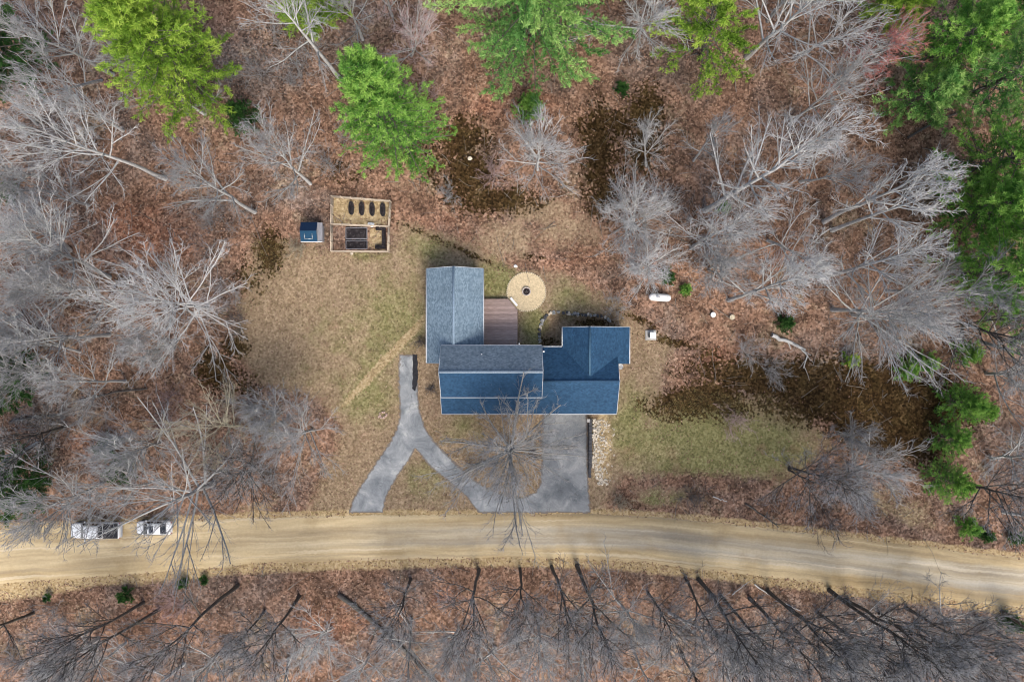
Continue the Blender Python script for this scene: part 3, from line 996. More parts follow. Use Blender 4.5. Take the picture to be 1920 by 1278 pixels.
# ------------------------------------------------------------------ stones
def hull_mesh(name, seed, n=13, flat=.7):
    rg = np.random.default_rng(seed)
    p = norm(rg.normal(size=(n, 3))) * rg.uniform(.42, .55, (n, 1))
    p[:, 2] *= flat
    bm = bmesh.new()
    for v in p:
        bm.verts.new(v)
    r = bmesh.ops.convex_hull(bm, input=bm.verts[:])
    bmesh.ops.delete(bm, geom=[g for g in r['geom_interior'] if isinstance(g, bmesh.types.BMVert)], context='VERTS')
    return bm_mesh(name, bm)


STONES = {}


def stone(mat, parent, loc, size, rot, name='stone', seed=0, flat=.7):
    key = (mat, seed % 6, flat, name)
    if key not in STONES:
        STONES[key] = hull_mesh(name, 50 + seed % 6, 13, flat)
    o = link(name, STONES[key], M[mat], parent, loc)
    o.scale = size
    o.rotation_euler = (0, 0, rot)
    return o


rs = np.random.default_rng(11)
# round gravel patio with edging stones
pc = G(987, 547)
patio = thing('gravel_patio', (pc[0], pc[1], pc[2]), 'round tan gravel patio ringed by pale edging stones behind the deck', 'patio')
PR = 2.30
bm = bmesh.new()
cv = bm.verts.new((0, 0, .06))
prev = [cv] * 64
for r_ in np.linspace(.2, PR, 12):
    ring = [bm.verts.new((r_ * math.cos(k / 64 * 6.2832), r_ * math.sin(k / 64 * 6.2832), .055 + rs.normal(0, .006))) for k in range(64)]
    for k in range(64):
        if prev[0] is cv:
            bm.faces.new((cv, ring[k], ring[(k + 1) % 64]))
        else:
            bm.faces.new((prev[k], ring[k], ring[(k + 1) % 64], prev[(k + 1) % 64]))
    prev = ring
link('gravel_bed', bm_mesh('gravel_bed', bm, True), M['gravel'], patio)
for k in range(58):
    a = k / 58 * 6.2832
    if abs((a - 3.87 + 3.14) % 6.28 - 3.14) < .33:
        continue
    stone('edging', patio, ((PR + .05) * math.cos(a), (PR + .05) * math.sin(a), .06), (rs.uniform(.22, .28), rs.uniform(.13, .18), .2), a + 1.57 + rs.normal(0, .1), 'edging_stone', k)
fc = G(987, 546.5)
pit = thing('fire_pit', (fc[0], fc[1], fc[2] + .06), 'small ring of pale stones holding dark ash in the gravel patio', 'fire pit')
for k in range(13):
    a = k / 13 * 6.2832
    for lv in (0, 1):
        stone('pit', pit, (.47 * math.cos(a + lv * .24), .47 * math.sin(a + lv * .24), .09 + lv * .13), (.27, .17, .2), a + 1.57 + lv * .24, 'stone', k + lv)
bm = bmesh.new()
bmesh.ops.create_cone(bm, cap_ends=True, segments=20, radius1=.44, radius2=.30, depth=.12)
link('ash_bed', bm_mesh('ash_bed', bm), M['ash'], pit, (0, 0, .07))
for k in range(3):
    beam('charred_log', (.2 * math.cos(k * 2.1), .2 * math.sin(k * 2.1), .15), (-.22 * math.cos(k * 2.1 + .4), -.22 * math.sin(k * 2.1 + .4), .2), .08, .08, M['bark_dark'], pit)

# dry stone wall round the sunken nook
nw = thing('dry_stone_wall', G(1013, 620), 'curved grey dry stone wall around the sunken nook behind the blue wing', 'stone wall')
nwb = np.array(nw.location)
path = np.array([(1012, 648), (1012, 630), (1012, 612), (1016, 601), (1024, 592), (1036, 586), (1050, 585), (1070, 587), (1090, 589), (1110, 591), (1130, 593), (1141, 598), (1148, 604)], float)
seg = np.concatenate([[0], np.cumsum(np.linalg.norm(np.diff(path, axis=0), axis=1))])
k = 0
for lv in range(3):
    s = 0.0
    while s < seg[-1]:
        px_, py_ = np.interp(s, seg, path[:, 0]), np.interp(s, seg, path[:, 1])
        px2, py2 = np.interp(s + 2, seg, path[:, 0]), np.interp(s + 2, seg, path[:, 1])
        L = rs.uniform(.34, .62)
        a = math.atan2(-(py2 - py_), px2 - px_)
        p = W(px_ + rs.normal(0, .8), py_ + rs.normal(0, .8), 0)
        stone(('stone', 'paleston', 'block', 'stone', 'block')[k * 7 % 5], nw, (p[0] - nwb[0], p[1] - nwb[1], -.58 + lv * .36 + rs.normal(0, .05) - nwb[2]), (L, rs.uniform(.4, .62), .42), a + rs.normal(0, .25), 'stone', k)  # dark stones mixed in imitate the shaded gaps
        k += 1
        s += L * KP * .92

# retaining wall of dark blocks along the garage drive
rw = thing('retaining_wall', (W(1105.5, 830)[0], W(0, 830)[1], 0), 'dark block retaining wall along the edge of the garage driveway', 'retaining wall')
for lv in range(5):
    y = 783.0 + (lv % 2) * 3
    yend = 889 - lv * 9
    while y < yend:
        L = 6.6
        p = W(1105.5 + rs.normal(0, .25), y + L / 2, 0)
        box('block', (-.17, -.20, 0), (.17, .20, .215), M['block'], rw, .02, (p[0] - rw.location[0], p[1] - rw.location[1], -.05 + lv * .225))
        y += L
box('cap_stone', (-.16, -.22, 1.06), (.2, .2, 1.16), M['concrete'], rw, .03, (W(1101, 783)[0] - rw.location[0], W(0, 786)[1] - rw.location[1], 0))

# pale rip-rap strip above it
rv, rf, off = [], [], 0
tmpl = [hull_mesh('t', 80 + k, 11, .6) for k in range(5)]
tm = []
for m_ in tmpl:
    v_ = np.array([v.co[:] for v in m_.vertices])
    f_ = np.array([tuple(p.vertices) for p in m_.polygons if len(p.vertices) == 3])
    tm.append((v_, f_))


def rock_field(n, sampler, smin, smax, sink=.0):
    V_, F_, o_ = [], [], 0
    for k in range(n):
        px_, py_ = sampler()
        p = G(px_, py_)
        v_, f_ = tm[k % 5]
        a = rs.uniform(0, 6.28)
        s = rs.uniform(smin, smax) * np.array([1, rs.uniform(.6, 1), rs.uniform(.5, .9)])
        c_, s_ = math.cos(a), math.sin(a)
        w = v_ * s
        w = np.stack([w[:, 0] * c_ - w[:, 1] * s_, w[:, 0] * s_ + w[:, 1] * c_, w[:, 2]], 1) + p + np.array([0, 0, sink])
        V_.append(w)
        F_.append(f_ + o_)
        o_ += len(v_)
    return np.concatenate(V_), np.concatenate(F_)


def rr_samp():
    y = rs.uniform(784, 908)
    wdt = 30 if y < 850 else 30 - (y - 850) * .1
    x0 = 1110 + (0 if y < 870 else (y - 870) * .3)
    return x0 + abs(rs.normal(0, .5)) * wdt * .9, y


v_, f_ = rock_field(420, rr_samp, .16, .5)
tag(link('rip_rap_gravel', mesh_np('rip_rap_gravel', v_, [f_]), M['paleston']), 'strip of pale broken stones above the dark retaining wall', 'stones', None, 'stuff')

# loose rocks
def rock(px, py, s, mat, label, flat=.7, seed=0, name='rock'):
    o = link(name, hull_mesh(name, 200 + seed, 16, flat), M[mat], None, G(px, py, s * .2))
    o.scale = (s, s * .85, s * .8)
    return tag(o, label, 'rock')


rock(967, 499, .55, 'white', 'small white rock at the edge of the woods behind the round patio', .7, 1)
rock(881, 297, .7, 'paleston', 'pale rock in the dark mossy patch right of the leaning pine', .7, 2)
rock(660, 475, .5, 'paleston', 'tan rock just outside the front rail of the garden', .6, 3)
ring = thing('stone_pile', G(718, 778), 'small ring of pinkish stones on the lawn left of the driveway', 'stone pile')
M['pinkston'] = mat_plain('pink_stone', (.46, .33, .28), .9, .3, 5)
for k in range(11):
    a = k / 11 * 6.28
    stone('pinkston', ring, (.42 * math.cos(a) + rs.normal(0, .08), .34 * math.sin(a) + rs.normal(0, .08), .08), (rs.uniform(.22, .42), rs.uniform(.2, .3), .25), rs.uniform(0, 3), 'stone', k)

# ------------------------------------------------------------------ fenced garden
gf = thing('garden_fence', G(675, 420), 'pale wooden post and rail fence around the vegetable garden', 'fence')
gb = np.array(gf.location)
FZ = 1.15


def fp(px, py, z=FZ):
    p = W(px, py, z)
    return p - gb


A_, B_, C_, D_, E_, F2_ = (621, 367), (731, 376), (728, 424), (727, 471), (620, 470), (620, 419)
runs = [(A_, B_, 6), (B_, C_, 3), (C_, D_, 3), (D_, E_, 6), (E_, F2_, 3), (F2_, A_, 3), (F2_, C_, 6)]
done = set()
for a, b, n in runs:
    for z in (FZ, .65, .22):
        pa, pb = fp(*a, FZ), fp(*b, FZ)
        pa[2] = pb[2] = z - gb[2]
        beam('rail', pa, pb, .09 if z == FZ else .05, .07 if z == FZ else .1, M['fence'], gf)
    for k in range(n + 1):
        t_ = k / n
        q_ = (a[0] + (b[0] - a[0]) * t_, a[1] + (b[1] - a[1]) * t_)
        key = (round(q_[0]), round(q_[1]))
        if key in done:
            continue
        done.add(key)
        p = fp(*q_)
        box('post', (p[0] - .055, p[1] - .055, -.3 - gb[2]), (p[0] + .055, p[1] + .055, FZ + .08 - gb[2]), M['fence'], gf)
nm = ['first long black planter from the open end of the garden', 'second long black planter from the open end of the garden', 'third long black planter from the open end of the garden', 'long black planter nearest the garden fence corner, last of four']
for i, (px_, py_) in enumerate(((659.5, 391), (679, 392), (698.5, 393), (718.5, 394))):
    p = G(px_, py_)
    t_ = thing('raised_planter', p, nm[i], 'planter', 'four long planters in the garden')
    # oval trough
    bm = bmesh.new()
    a_, b_ = .30, .80
    ro, ri, rt = [], [], []
    for k in range(20):
        th = k / 20 * 6.2832
        ex = 2.6
        cx = math.copysign(abs(math.cos(th)) ** (2 / ex), math.cos(th))
        sy = math.copysign(abs(math.sin(th)) ** (2 / ex), math.sin(th))
        ro.append(bm.verts.new((a_ * cx, b_ * sy, -.1)))
        rt.append(bm.verts.new((a_ * cx, b_ * sy, .42)))
        ri.append(bm.verts.new((a_ * cx * .88, b_ * sy * .95, .42)))
    rb = [bm.verts.new((v.co.x, v.co.y, .3)) for v in ri]
    for r0_, r1_ in ((ro, rt), (rt, ri), (ri, rb)):
        for k in range(20):
            bm.faces.new((r0_[k], r0_[(k + 1) % 20], r1_[(k + 1) % 20], r1_[k]))
    link('trough', bm_mesh('trough', bm), M['planter'], t_)
    bm = bmesh.new()
    c_ = bm.verts.new((0, 0, .40))
    sr = [bm.verts.new((a_ * .9 * math.cos(k / 20 * 6.28), b_ * .95 * math.sin(k / 20 * 6.28), .33 + rs.normal(0, .02))) for k in range(20)]
    for k in range(20):
        bm.faces.new((c_, sr[k], sr[(k + 1) % 20]))
    link('soil', bm_mesh('soil', bm), M['soil'], t_)


def bed(px0, py0, px1, py1, label, h=.22):
    a, b = G(px0, py1), G(px1, py0)
    c = (a + b) / 2
    t_ = thing('garden_bed', (c[0], c[1], min(a[2], b[2])), label, 'garden bed')
    w_, d_ = (b[0] - a[0]) / 2, (b[1] - a[1]) / 2
    for lo, hi in (((-w_, -d_, -.1), (w_, -d_ + .05, h)), ((-w_, d_ - .05, -.1), (w_, d_, h)), ((-w_, -d_ + .05, -.1), (-w_ + .05, d_ - .05, h)), ((w_ - .05, -d_ + .05, -.1), (w_, d_ - .05, h))):
        box('board', lo, hi, M['shedgrey'], t_)
    n = 12
    xs_ = np.linspace(-w_ + .06, w_ - .06, n)
    ys2 = np.linspace(-d_ + .06, d_ - .06, n)
    XX, YY = np.meshgrid(xs_, ys2)
    ZZ = h - .06 + rs.normal(0, .03, XX.shape)
    I_ = np.arange(n * n).reshape(n, n)
    q_ = np.stack([I_[:-1, :-1], I_[:-1, 1:], I_[1:, 1:], I_[1:, :-1]], -1).reshape(-1, 4)
    link('soil', mesh_np('soil', np.stack([XX, YY, ZZ], -1).reshape(-1, 3), [q_]), M['soil'], t_)
    return t_


bed(649, 427, 689, 448, 'dark soil bed in the garden nearest the fence partition')
bed(649, 451, 689, 467, 'dark soil bed in the garden beside the front rail')
cb = thing('corner_bed', G(716, 446), 'black U shaped soil bed in the front corner of the garden', 'garden bed')
cbb = np.array(cb.location)
for (x0, y0, x1, y1) in ((705, 425, 723.5, 432), (716.5, 432.2, 723.5, 459.8), (704, 460, 723.5, 467)):
    a, b = G(x0, y1), G(x1, y0)
    box('soil_box', (a[0] - cbb[0], a[1] - cbb[1], -.1), (b[0] - cbb[0], b[1] - cbb[1], .35), M['soil'], cb, .03)
sack = link('white_sack', hull_mesh('white_sack', 321, 26, .6), M['white'], None, G(697, 422, .25))
sack.scale = (1.0, .7, .6)
tag(sack, 'small white bundle at the garden partition beside the black corner bed', 'sack')

# garden shed with blue roof
sc_ = G(592, 439)
shed = thing('garden_shed', (sc_[0], sc_[1], sc_[2]), 'small blue roofed shed beside the fenced garden', 'shed')
box('wall', (-1.05, -.95, -.3), (1.05, .95, 1.75), M['shedgrey'], shed)
roof_plane('roof', [(-1.25, -1.15, 1.85), (.72, -1.15, 1.85), (.72, 0.05, 2.25), (-1.25, 0.05, 2.25)], M['tarp2'], shed, .07)['label'] = 'teal blue front roof slope'
roof_plane('roof', [(-1.25, 1.15, 1.8), (.72, 1.15, 1.8), (.72, 0.053, 2.25), (-1.25, 0.053, 2.25)], M['tarp'], shed, .07)['label'] = 'navy rear roof slope'
roof_plane('side_roof', [(.725, -1.15, 1.83), (1.28, -1.15, 1.68), (1.28, 1.1, 1.68), (.725, 1.1, 1.83)], M['shedgrey'], shed, .06)
box('fascia', (-1.25, -1.22, 1.68), (1.28, -1.155, 1.84), M['white'], shed)
sk = roof_plane('skylight', [(-.72, -.85, 1.97), (.18, -.85, 1.97), (.18, -.25, 2.17), (-.72, -.25, 2.17)], M['tarp2'], shed, .03)
for a, b in (((-.72, -.85, 1.985), (.18, -.85, 1.985)), ((.18, -.85, 1.985), (.18, -.25, 2.185)), ((-.72, -.85, 1.985), (-.72, -.25, 2.185))):
    beam('skylight_frame', a, b, .06, .04, M['steel'], shed)
box('door', (-.45, -.985, -.1), (.35, -.952, 1.5), M['trim'], shed)

# ------------------------------------------------------------------ yard fixtures
pt = G(1235, 558)
tank = thing('propane_tank', (pt[0], pt[1], pt[2]), 'white capsule shaped propane tank lying in the leaf litter', 'propane tank', None, R(-4))
prof = [(-1.33, .02), (-1.31, .14), (-1.24, .28), (-1.12, .38), (-.95, .44), (-.75, .46), (0, .46), (.75, .46), (.95, .44), (1.12, .38), (1.24, .28), (1.31, .14), (1.33, .02)]
bm = bmesh.new()
rings = [[bm.verts.new((x, r_ * math.cos(k / 20 * 6.2832), .62 + r_ * math.sin(k / 20 * 6.2832))) for k in range(20)] for x, r_ in prof]
for a, b in zip(rings, rings[1:]):
    for k in range(20):
        bm.faces.new((a[k], b[k], b[(k + 1) % 20], a[(k + 1) % 20]))
bm.faces.new(rings[0])
bm.faces.new(rings[-1][::-1])
bmesh.ops.recalc_face_normals(bm, faces=bm.faces)
link('shell', bm_mesh('shell', bm, True), M['white'], tank)
bm = bmesh.new()
bmesh.ops.create_cone(bm, cap_ends=True, segments=16, radius1=.17, radius2=.15, depth=.2)
link('valve_dome', bm_mesh('valve_dome', bm), M['steel'], tank, (-.35, 0, 1.14))
beam('valve_pipe', (-.15, .0, 1.05), (-.15, 0, 1.2), .07, .07, M['black'], tank)
for x in (-.8, .8):
    box('saddle', (x - .1, -.4, -.1), (x + .1, .4, .3), M['concrete'], tank, .03)
    beam('lifting_lug', (x, 0, 1.06), (x, 0, 1.15), .12, .03, M['white'], tank)

gp = G(1220, 628)
gen = thing('generator', (gp[0], gp[1], gp[2]), 'pale utility box on a grey square slab outside the blue wing', 'utility box')
box('slab', (-.66, -.6, -.15), (.66, .6, .12), M['concrete'], gen, .02)
box('cabinet', (-.22, -.33, .121), (.42, .32, .75), M['trim'], gen, .04)
box('lid', (-.25, -.36, .751), (.45, .35, .81), M['white'], gen, .02)
box('side_grille', (-.30, -.28, .2), (-.221, .26, .6), M['black'], gen)
for i, (px_, py_, lb) in enumerate(((1335.5, 590, 'round white septic lid on a low riser, nearer the propane tank'), (1371, 594.5, 'round white septic lid with a speckled top, farther from the propane tank'))):
    p = G(px_, py_)
    t_ = thing('septic_riser', (p[0], p[1], p[2]), lb, 'septic lid')
    bm = bmesh.new()
    bmesh.ops.create_cone(bm, cap_ends=True, segments=20, radius1=.26, radius2=.26, depth=.5)
    link('riser', bm_mesh('riser', bm), M['black'], t_, (0, 0, .1))
    bm = bmesh.new()
    bmesh.ops.create_cone(bm, cap_ends=True, segments=20, radius1=.33, radius2=.29, depth=.07)
    link('lid', bm_mesh('lid', bm), M['white'] if i == 0 else M['edging'], t_, (0, 0, .39))
    if i:
        for k in range(5):
            beam('bolt', (.2 * math.cos(k * 1.26), .2 * math.sin(k * 1.26), .41), (.2 * math.cos(k * 1.26), .2 * math.sin(k * 1.26), .45), .06, .06, M['black'], t_)


# ------------------------------------------------------------------ vehicles (front towards -x)
def loft(name, stations, mat, parent, smooth=True, n=14):
    """stations: (x, half width bottom, half width top, z bottom, z top)"""
    bm = bmesh.new()
    rings = []
    for x, wb, wt, zb, zt in stations:
        ring = []
        for k in range(n):
            th = (k + .5) / n * 2 * math.pi
            cx, sz = math.cos(th), math.sin(th)
            e = 2 / 5.0
            ux = math.copysign(abs(cx) ** e, cx)
            uz = math.copysign(abs(sz) ** e, sz)
            f_ = (uz + 1) / 2
            ring.append(bm.verts.new((x, ux * (wb * (1 - f_) + wt * f_), zb * (1 - f_) + zt * f_)))
        rings.append(ring)
    for a, b in zip(rings, rings[1:]):
        for k in range(n):
            bm.faces.new((a[k], b[k], b[(k + 1) % n], a[(k + 1) % n]))
    bm.faces.new(rings[0])
    bm.faces.new(rings[-1][::-1])
    bmesh.ops.recalc_face_normals(bm, faces=bm.faces)
    return link(name, bm_mesh(name, bm, smooth), mat, parent)


def panel(name, pts, mat, parent):
    P = np.array(pts, float)
    n_ = np.cross(P[1] - P[0], P[2] - P[0])
    n_ = n_ / np.linalg.norm(n_) * .012
    k = len(P)
    vs_ = np.concatenate([P - n_, P + n_])
    me_ = bpy.data.meshes.new(name)
    me_.from_pydata([tuple(v) for v in vs_], [], [tuple(range(k))[::-1], tuple(range(k, 2 * k))] + [(i, (i + 1) % k, (i + 1) % k + k, i + k) for i in range(k)])
    return link(name, me_, mat, parent)


def wheel(parent, x, y, r_=.36, w_=.24):
    bm = bmesh.new()
    prof = [(r_ * .62, -w_ / 2), (r_ * .95, -w_ / 2), (r_, -w_ / 4), (r_, w_ / 4), (r_ * .95, w_ / 2), (r_ * .62, w_ / 2)]
    rg = [[bm.verts.new((a * math.cos(k / 20 * 6.2832), b, a * math.sin(k / 20 * 6.2832))) for k in range(20)] for a, b in prof]
    for a, b in zip(rg, rg[1:]):
        for k in range(20):
            bm.faces.new((a[k], a[(k + 1) % 20], b[(k + 1) % 20], b[k]))
    bmesh.ops.recalc_face_normals(bm, faces=bm.faces)
    wh = link('wheel', bm_mesh('wheel', bm, True), M['rubber'], parent, (x, y, r_))
    bm = bmesh.new()
    bmesh.ops.create_cone(bm, cap_ends=True, segments=20, radius1=r_ * .63, radius2=r_ * .63, depth=w_ * .8)
    for v in bm.verts:
        v.co = Vector((v.co.x, v.co.z, v.co.y))
    link('rim', bm_mesh('rim', bm), M['alloy'], wh)


# pickup
pz = .045
pp = W(188, 990, .0)
tr = thing('pickup_truck', (pp[0], pp[1], pz), 'white pickup truck with a black covered bed parked under the oak', 'truck')
loft('body', [(-3.0, .52, .50, .48, .80), (-2.93, .74, .70, .44, .92), (-2.80, .90, .82, .40, 1.03), (-2.3, .98, .90, .36, 1.10), (-1.6, 1.0, .93, .34, 1.14), (.6, 1.0, .96, .34, 1.14), (2.70, 1.0, .96, .36, 1.12), (2.86, .97, .93, .40, 1.08), (2.92, .88, .84, .46, 1.0)], M['carwhite'], tr)
loft('cab', [(-1.62, .93, .90, 1.0, 1.10), (-.92, .93, .74, 1.0, 1.80), (-.6, .93, .76, 1.0, 1.88), (.55, .93, .76, 1.0, 1.88), (.72, .93, .74, 1.0, 1.82), (.98, .93, .90, 1.0, 1.12)], M['carwhite'], tr)
panel('windshield', [(-1.56, -.80, 1.19), (-.98, -.66, 1.78), (-.98, .66, 1.78), (-1.56, .80, 1.19)], M['carglass'], tr)
panel('rear_window', [(.96, -.74, 1.2), (.96, .74, 1.2), (.76, .62, 1.74), (.76, -.62, 1.74)], M['carglass'], tr)
for s in (-1, 1):
    for x0, x1 in ((-1.1, -.25), (-.18, .62)):
        panel('side_window', [(x0 + (-.22 if x0 < -1 else 0), s * .935, 1.2), (x1, s * .935, 1.2), (x1, s * .80, 1.74), (x0 + (.12 if x0 < -1 else 0), s * .80, 1.74)], M['carglass'], tr)
    beam('side_mirror', (-1.08, s * .98, 1.18), (-1.08, s * 1.2, 1.22), .12, .16, M['carwhite'], tr)
    panel('headlight', [(-2.93, s * .48, .72), (-2.93, s * .82, .72), (-2.9, s * .80, .95), (-2.94, s * .48, .95)], M['lamp'], tr)
    panel('tail_light', [(2.9, s * .78, .7), (2.9, s * .93, .7), (2.88, s * .92, 1.02), (2.88, s * .78, 1.02)], M['lampred'], tr)
    for x in (-1.95, 1.85):
        wheel(tr, x, s * .86, .40, .26)
box('bed_cover', (1.02, -.88, 1.13), (2.80, .88, 1.185), M['black'], tr, .03)
beam('bed_cover_rib', (1.5, -.84, 1.20), (1.5, .84, 1.20), .05, .03, M['black'], tr)
beam('bed_cover_rib', (2.2, -.84, 1.20), (2.2, .84, 1.20), .05, .03, M['black'], tr)
box('bumper', (-3.08, -.74, .45), (-2.90, .74, .64), M['steel'], tr, .08)
box('bumper', (2.86, -.84, .45), (3.02, .84, .62), M['steel'], tr, .07)
panel('grille', [(-2.955, -.44, .66), (-2.955, .44, .66), (-2.95, .44, .95), (-2.95, -.44, .95)], M['black'], tr)

# car with sunroof
cp = W(295, 985.5, 0)
ca = thing('parked_car', (cp[0], cp[1], pz), 'white compact car with a dark sunroof parked behind the pickup', 'car')
loft('body', [(-2.14, .40, .40, .44, .62), (-2.08, .62, .60, .36, .72), (-1.92, .79, .74, .29, .82), (-1.5, .86, .80, .26, .92), (-1.0, .88, .83, .25, .98), (1.2, .88, .84, .25, 1.0), (1.75, .86, .80, .28, .98), (2.02, .77, .72, .34, .90), (2.10, .64, .60, .40, .82), (2.15, .46, .44, .46, .74)], M['carwhite'], ca)
loft('cabin', [(-1.15, .80, .78, .86, .95), (-.45, .82, .60, .86, 1.40), (-.1, .82, .64, .86, 1.47), (.75, .82, .64, .86, 1.47), (1.0, .82, .62, .86, 1.42), (1.72, .78, .74, .86, .99)], M['carwhite'], ca)
panel('windshield', [(-1.10, -.70, 1.03), (-.50, -.55, 1.385), (-.50, .55, 1.385), (-1.10, .70, 1.03)], M['carglass'], ca)
panel('rear_window', [(1.60, -.64, 1.08), (1.60, .64, 1.08), (1.07, .54, 1.41), (1.07, -.54, 1.41)], M['carglass'], ca)
panel('sunroof', [(-.22, -.42, 1.478), (.28, -.42, 1.492), (.28, .42, 1.492), (-.22, .42, 1.478)], M['carglass'], ca)
for s in (-1, 1):
    for x0, x1 in ((-.62, .25), (.32, 1.1)):
        panel('side_window', [(x0 - (.15 if x0 < 0 else 0), s * .825, 1.02), (x1 + (.2 if x0 > 0 else 0), s * .825, 1.02), (x1, s * .675, 1.37), (x0 + (.2 if x0 < 0 else 0), s * .675, 1.37)], M['carglass'], ca)
    beam('side_mirror', (-.78, s * .84, 1.0), (-.78, s * 1.0, 1.03), .1, .12, M['carwhite'], ca)
    panel('headlight', [(-2.08, s * .35, .6), (-2.03, s * .68, .6), (-1.98, s * .68, .76), (-2.05, s * .35, .74)], M['lamp'], ca)
    panel('tail_light', [(2.12, s * .42, .64), (2.08, s * .7, .64), (2.05, s * .7, .82), (2.1, s * .42, .82)], M['lampred'], ca)
    for x in (-1.32, 1.30):
        wheel(ca, x, s * .76, .32, .21)

# ------------------------------------------------------------------ bare trees
GA = 2.39996


def interp_poly(pts1, t):
    K = len(pts1)
    f = np.clip(t, 0, 1) * (K - 1)
    i = np.minimum(f.astype(int), K - 2)
    fr = (f - i)[:, None]
    return pts1[i] * (1 - fr) + pts1[i + 1] * fr


def bare_tree(seed, base, h, label, tip=None, spread=4.5, clear=.35, n1=12, tw=1.0, bark='bark_grey', twig='tw_grey', droop=0.0, r0=None, stems=1, el=(28, 70), limb_objs=True, group=None, n2=7, straight=.006):
    rg = np.random.default_rng(seed)
    b = G(*base)
    root = thing('bare_tree', b, label, 'tree', group)
    if tip is None:
        top = b + np.array([rg.normal(0, .03) * h, rg.normal(0, .03) * h, h])
    else:
        top = W(tip[0], tip[1], h + b[2])
    r0 = r0 or (.0115 * h + .03)
    V, F, off = [], [], 0
    allP, allR = [], []
    for s in range(stems):
        K = 9
        t = np.linspace(0, 1, K)[:, None]
        tp = top if s == 0 else b + (top - b) * rg.uniform(.75, 1.0) + np.array([rg.normal(0, .14) * h, rg.normal(0, .14) * h, 0])
        b2 = b if s == 0 else b + np.array([rg.normal(0, .25), rg.normal(0, .25), 0])
        axis = tp - b2
        pts = b2 + axis * t * .94 + np.array([0, 0, -.25]) * (1 - t)
        wob = np.cumsum(rg.normal(0, straight * h, (K, 3)), 0)
        wob[:, 2] = 0
        pts = pts + (wob - wob[:1] * (1 - t) - wob[-1:] * t) * np.sin(np.pi * t)
        rad = r0 * (1 if s == 0 else .75) * (1 - .86 * t[:, 0]) * (1 + .2 * np.exp(-t[:, 0] * 22))
        v, q_ = tubes((pts - b)[None], rad[None], 8)
        tm_ = mesh_np('trunk', v, [q_], None, True)
        link('trunk', tm_, M[bark], root)
        n = int(n1 * 1.3) if s == 0 else max(4, n1 - 3)
        tt = np.linspace(0, 1, n) ** .85 + rg.uniform(-.04, .04, n)
        tt = np.clip(tt, 0, 1)
        ts = clear + (1 - clear) * tt * .98
        P = interp_poly(pts, ts)
        az = np.arange(n) * GA + rg.uniform(0, 6.28) + rg.normal(0, .3, n)
        e = np.radians(el[0] + (el[1] - el[0]) * tt + rg.normal(0, 7, n))
        ax = axis / np.linalg.norm(axis)
        D = np.stack([np.cos(az) * np.cos(e), np.sin(az) * np.cos(e), np.sin(e)], 1) + .25 * ax
        L = spread * 1.85 * (1 - .45 * tt) * rg.uniform(.65, 1.15, n)
        pl = grow(rg, P, D, L, 7, .055, .035 - droop)
        trr = np.interp(ts, np.linspace(0, 1, K), rad)
        rl = (np.minimum(.62 * trr, .075 * (L / 5) + .042))[:, None] * np.linspace(1, .30, 7)[None]
        allP.append(pl)
        allR.append(rl)
    PL, RL = np.concatenate(allP), np.concatenate(allR)
    rel = PL - b
    if limb_objs:
        for k in range(len(rel)):
            v, q_ = tubes(rel[k:k + 1], RL[k:k + 1], 5)
            link('limb', mesh_np('limb', v, [q_], None, True), M[bark], root)
    else:
        v, q_ = tubes(rel, RL, 4)
        V.append(v)
        F.append(q_)
        off += len(v)
    Ll = np.linalg.norm(rel[:, -1] - rel[:, 0], axis=1)
    # forks of the limbs
    P, D, t, pi = sprout(rg, rel, 2, .15, .75, .25, .6)
    Lf = Ll[pi] * (1.0 - t) * rg.uniform(.75, 1.15, len(P)) + .5
    pf = grow(rg, P, D, Lf, 7, .06, .03 - droop)
    rf_ = (np.clip(RL[pi, 0] * (1 - .7 * t) * .8, .032, .075))[:, None] * np.linspace(1, .45, 7)
    v, q_ = tubes(pf, rf_, 3, off)
    V.append(v); F.append(q_); off += len(v)
    par, Lp = np.concatenate([rel, pf]), np.concatenate([Ll, Lf])
    # side branches
    P, D, t, pi = sprout(rg, par, n2, .12, 1.0, .35, .8)
    L2 = np.maximum(Lp[pi] * .30 * (1.25 - .85 * t), .45) * rg.uniform(.6, 1.3, len(P))
    p2 = grow(rg, P, D, L2, 3, .09, .05 - droop * .6)
    r2 = np.full((len(p2), 1), .024) * np.linspace(1, .55, 3)
    v, q_ = tubes(p2, r2, 3, off)
    V.append(v); F.append(q_); off += len(v)
    # twigs
    P, D, t3, pi3 = sprout(rg, p2, 3, .1, 1.0, .3, .75)
    L3 = np.maximum(L2[pi3] * .5, .35) * rg.uniform(.6, 1.3, len(P))
    E = P + norm(D + np.array([0, 0, .08])) * L3[:, None]
    v, f_ = cones(P, E, .019, off)
    V.append(v); F.append(f_); off += len(v)
    n4 = max(1, int(round(1.7 * tw)))
    P, D, t4, pi4 = sprout(rg, np.stack([P, E], 1), n4, .2, 1.0, .3, .7)
    L4 = rg.uniform(.25, .7, len(P))
    v, f_ = cones(P, P + norm(D) * L4[:, None], .0155, off)
    V.append(v); F.append(f_)
    me_ = mesh_np('crown', np.concatenate(V), F)
    me_.materials.append(M[bark])
    me_.materials.append(M[twig])  # on pale and grey trees, darker twigs paint the shade inside crowns
    nw_ = sum(len(f) for f in F[:-2])
    nt_ = len(F[-1]) + len(F[-2])
    me_.polygons.foreach_set('material_index', np.concatenate([np.zeros(nw_, np.int32), np.ones(nt_, np.int32)]))
    tag(link('crown', me_, None, root), kind='stuff')
    return root


PT = dict(bark='bark_pale', twig='tw_pale')
GT = dict(bark='bark_grey', twig='tw_grey')
DK = dict(bark='bark_dark', twig='tw_mid')  # dark bark paints shaded trunk sides, the pale set lit ones
T = bare_tree
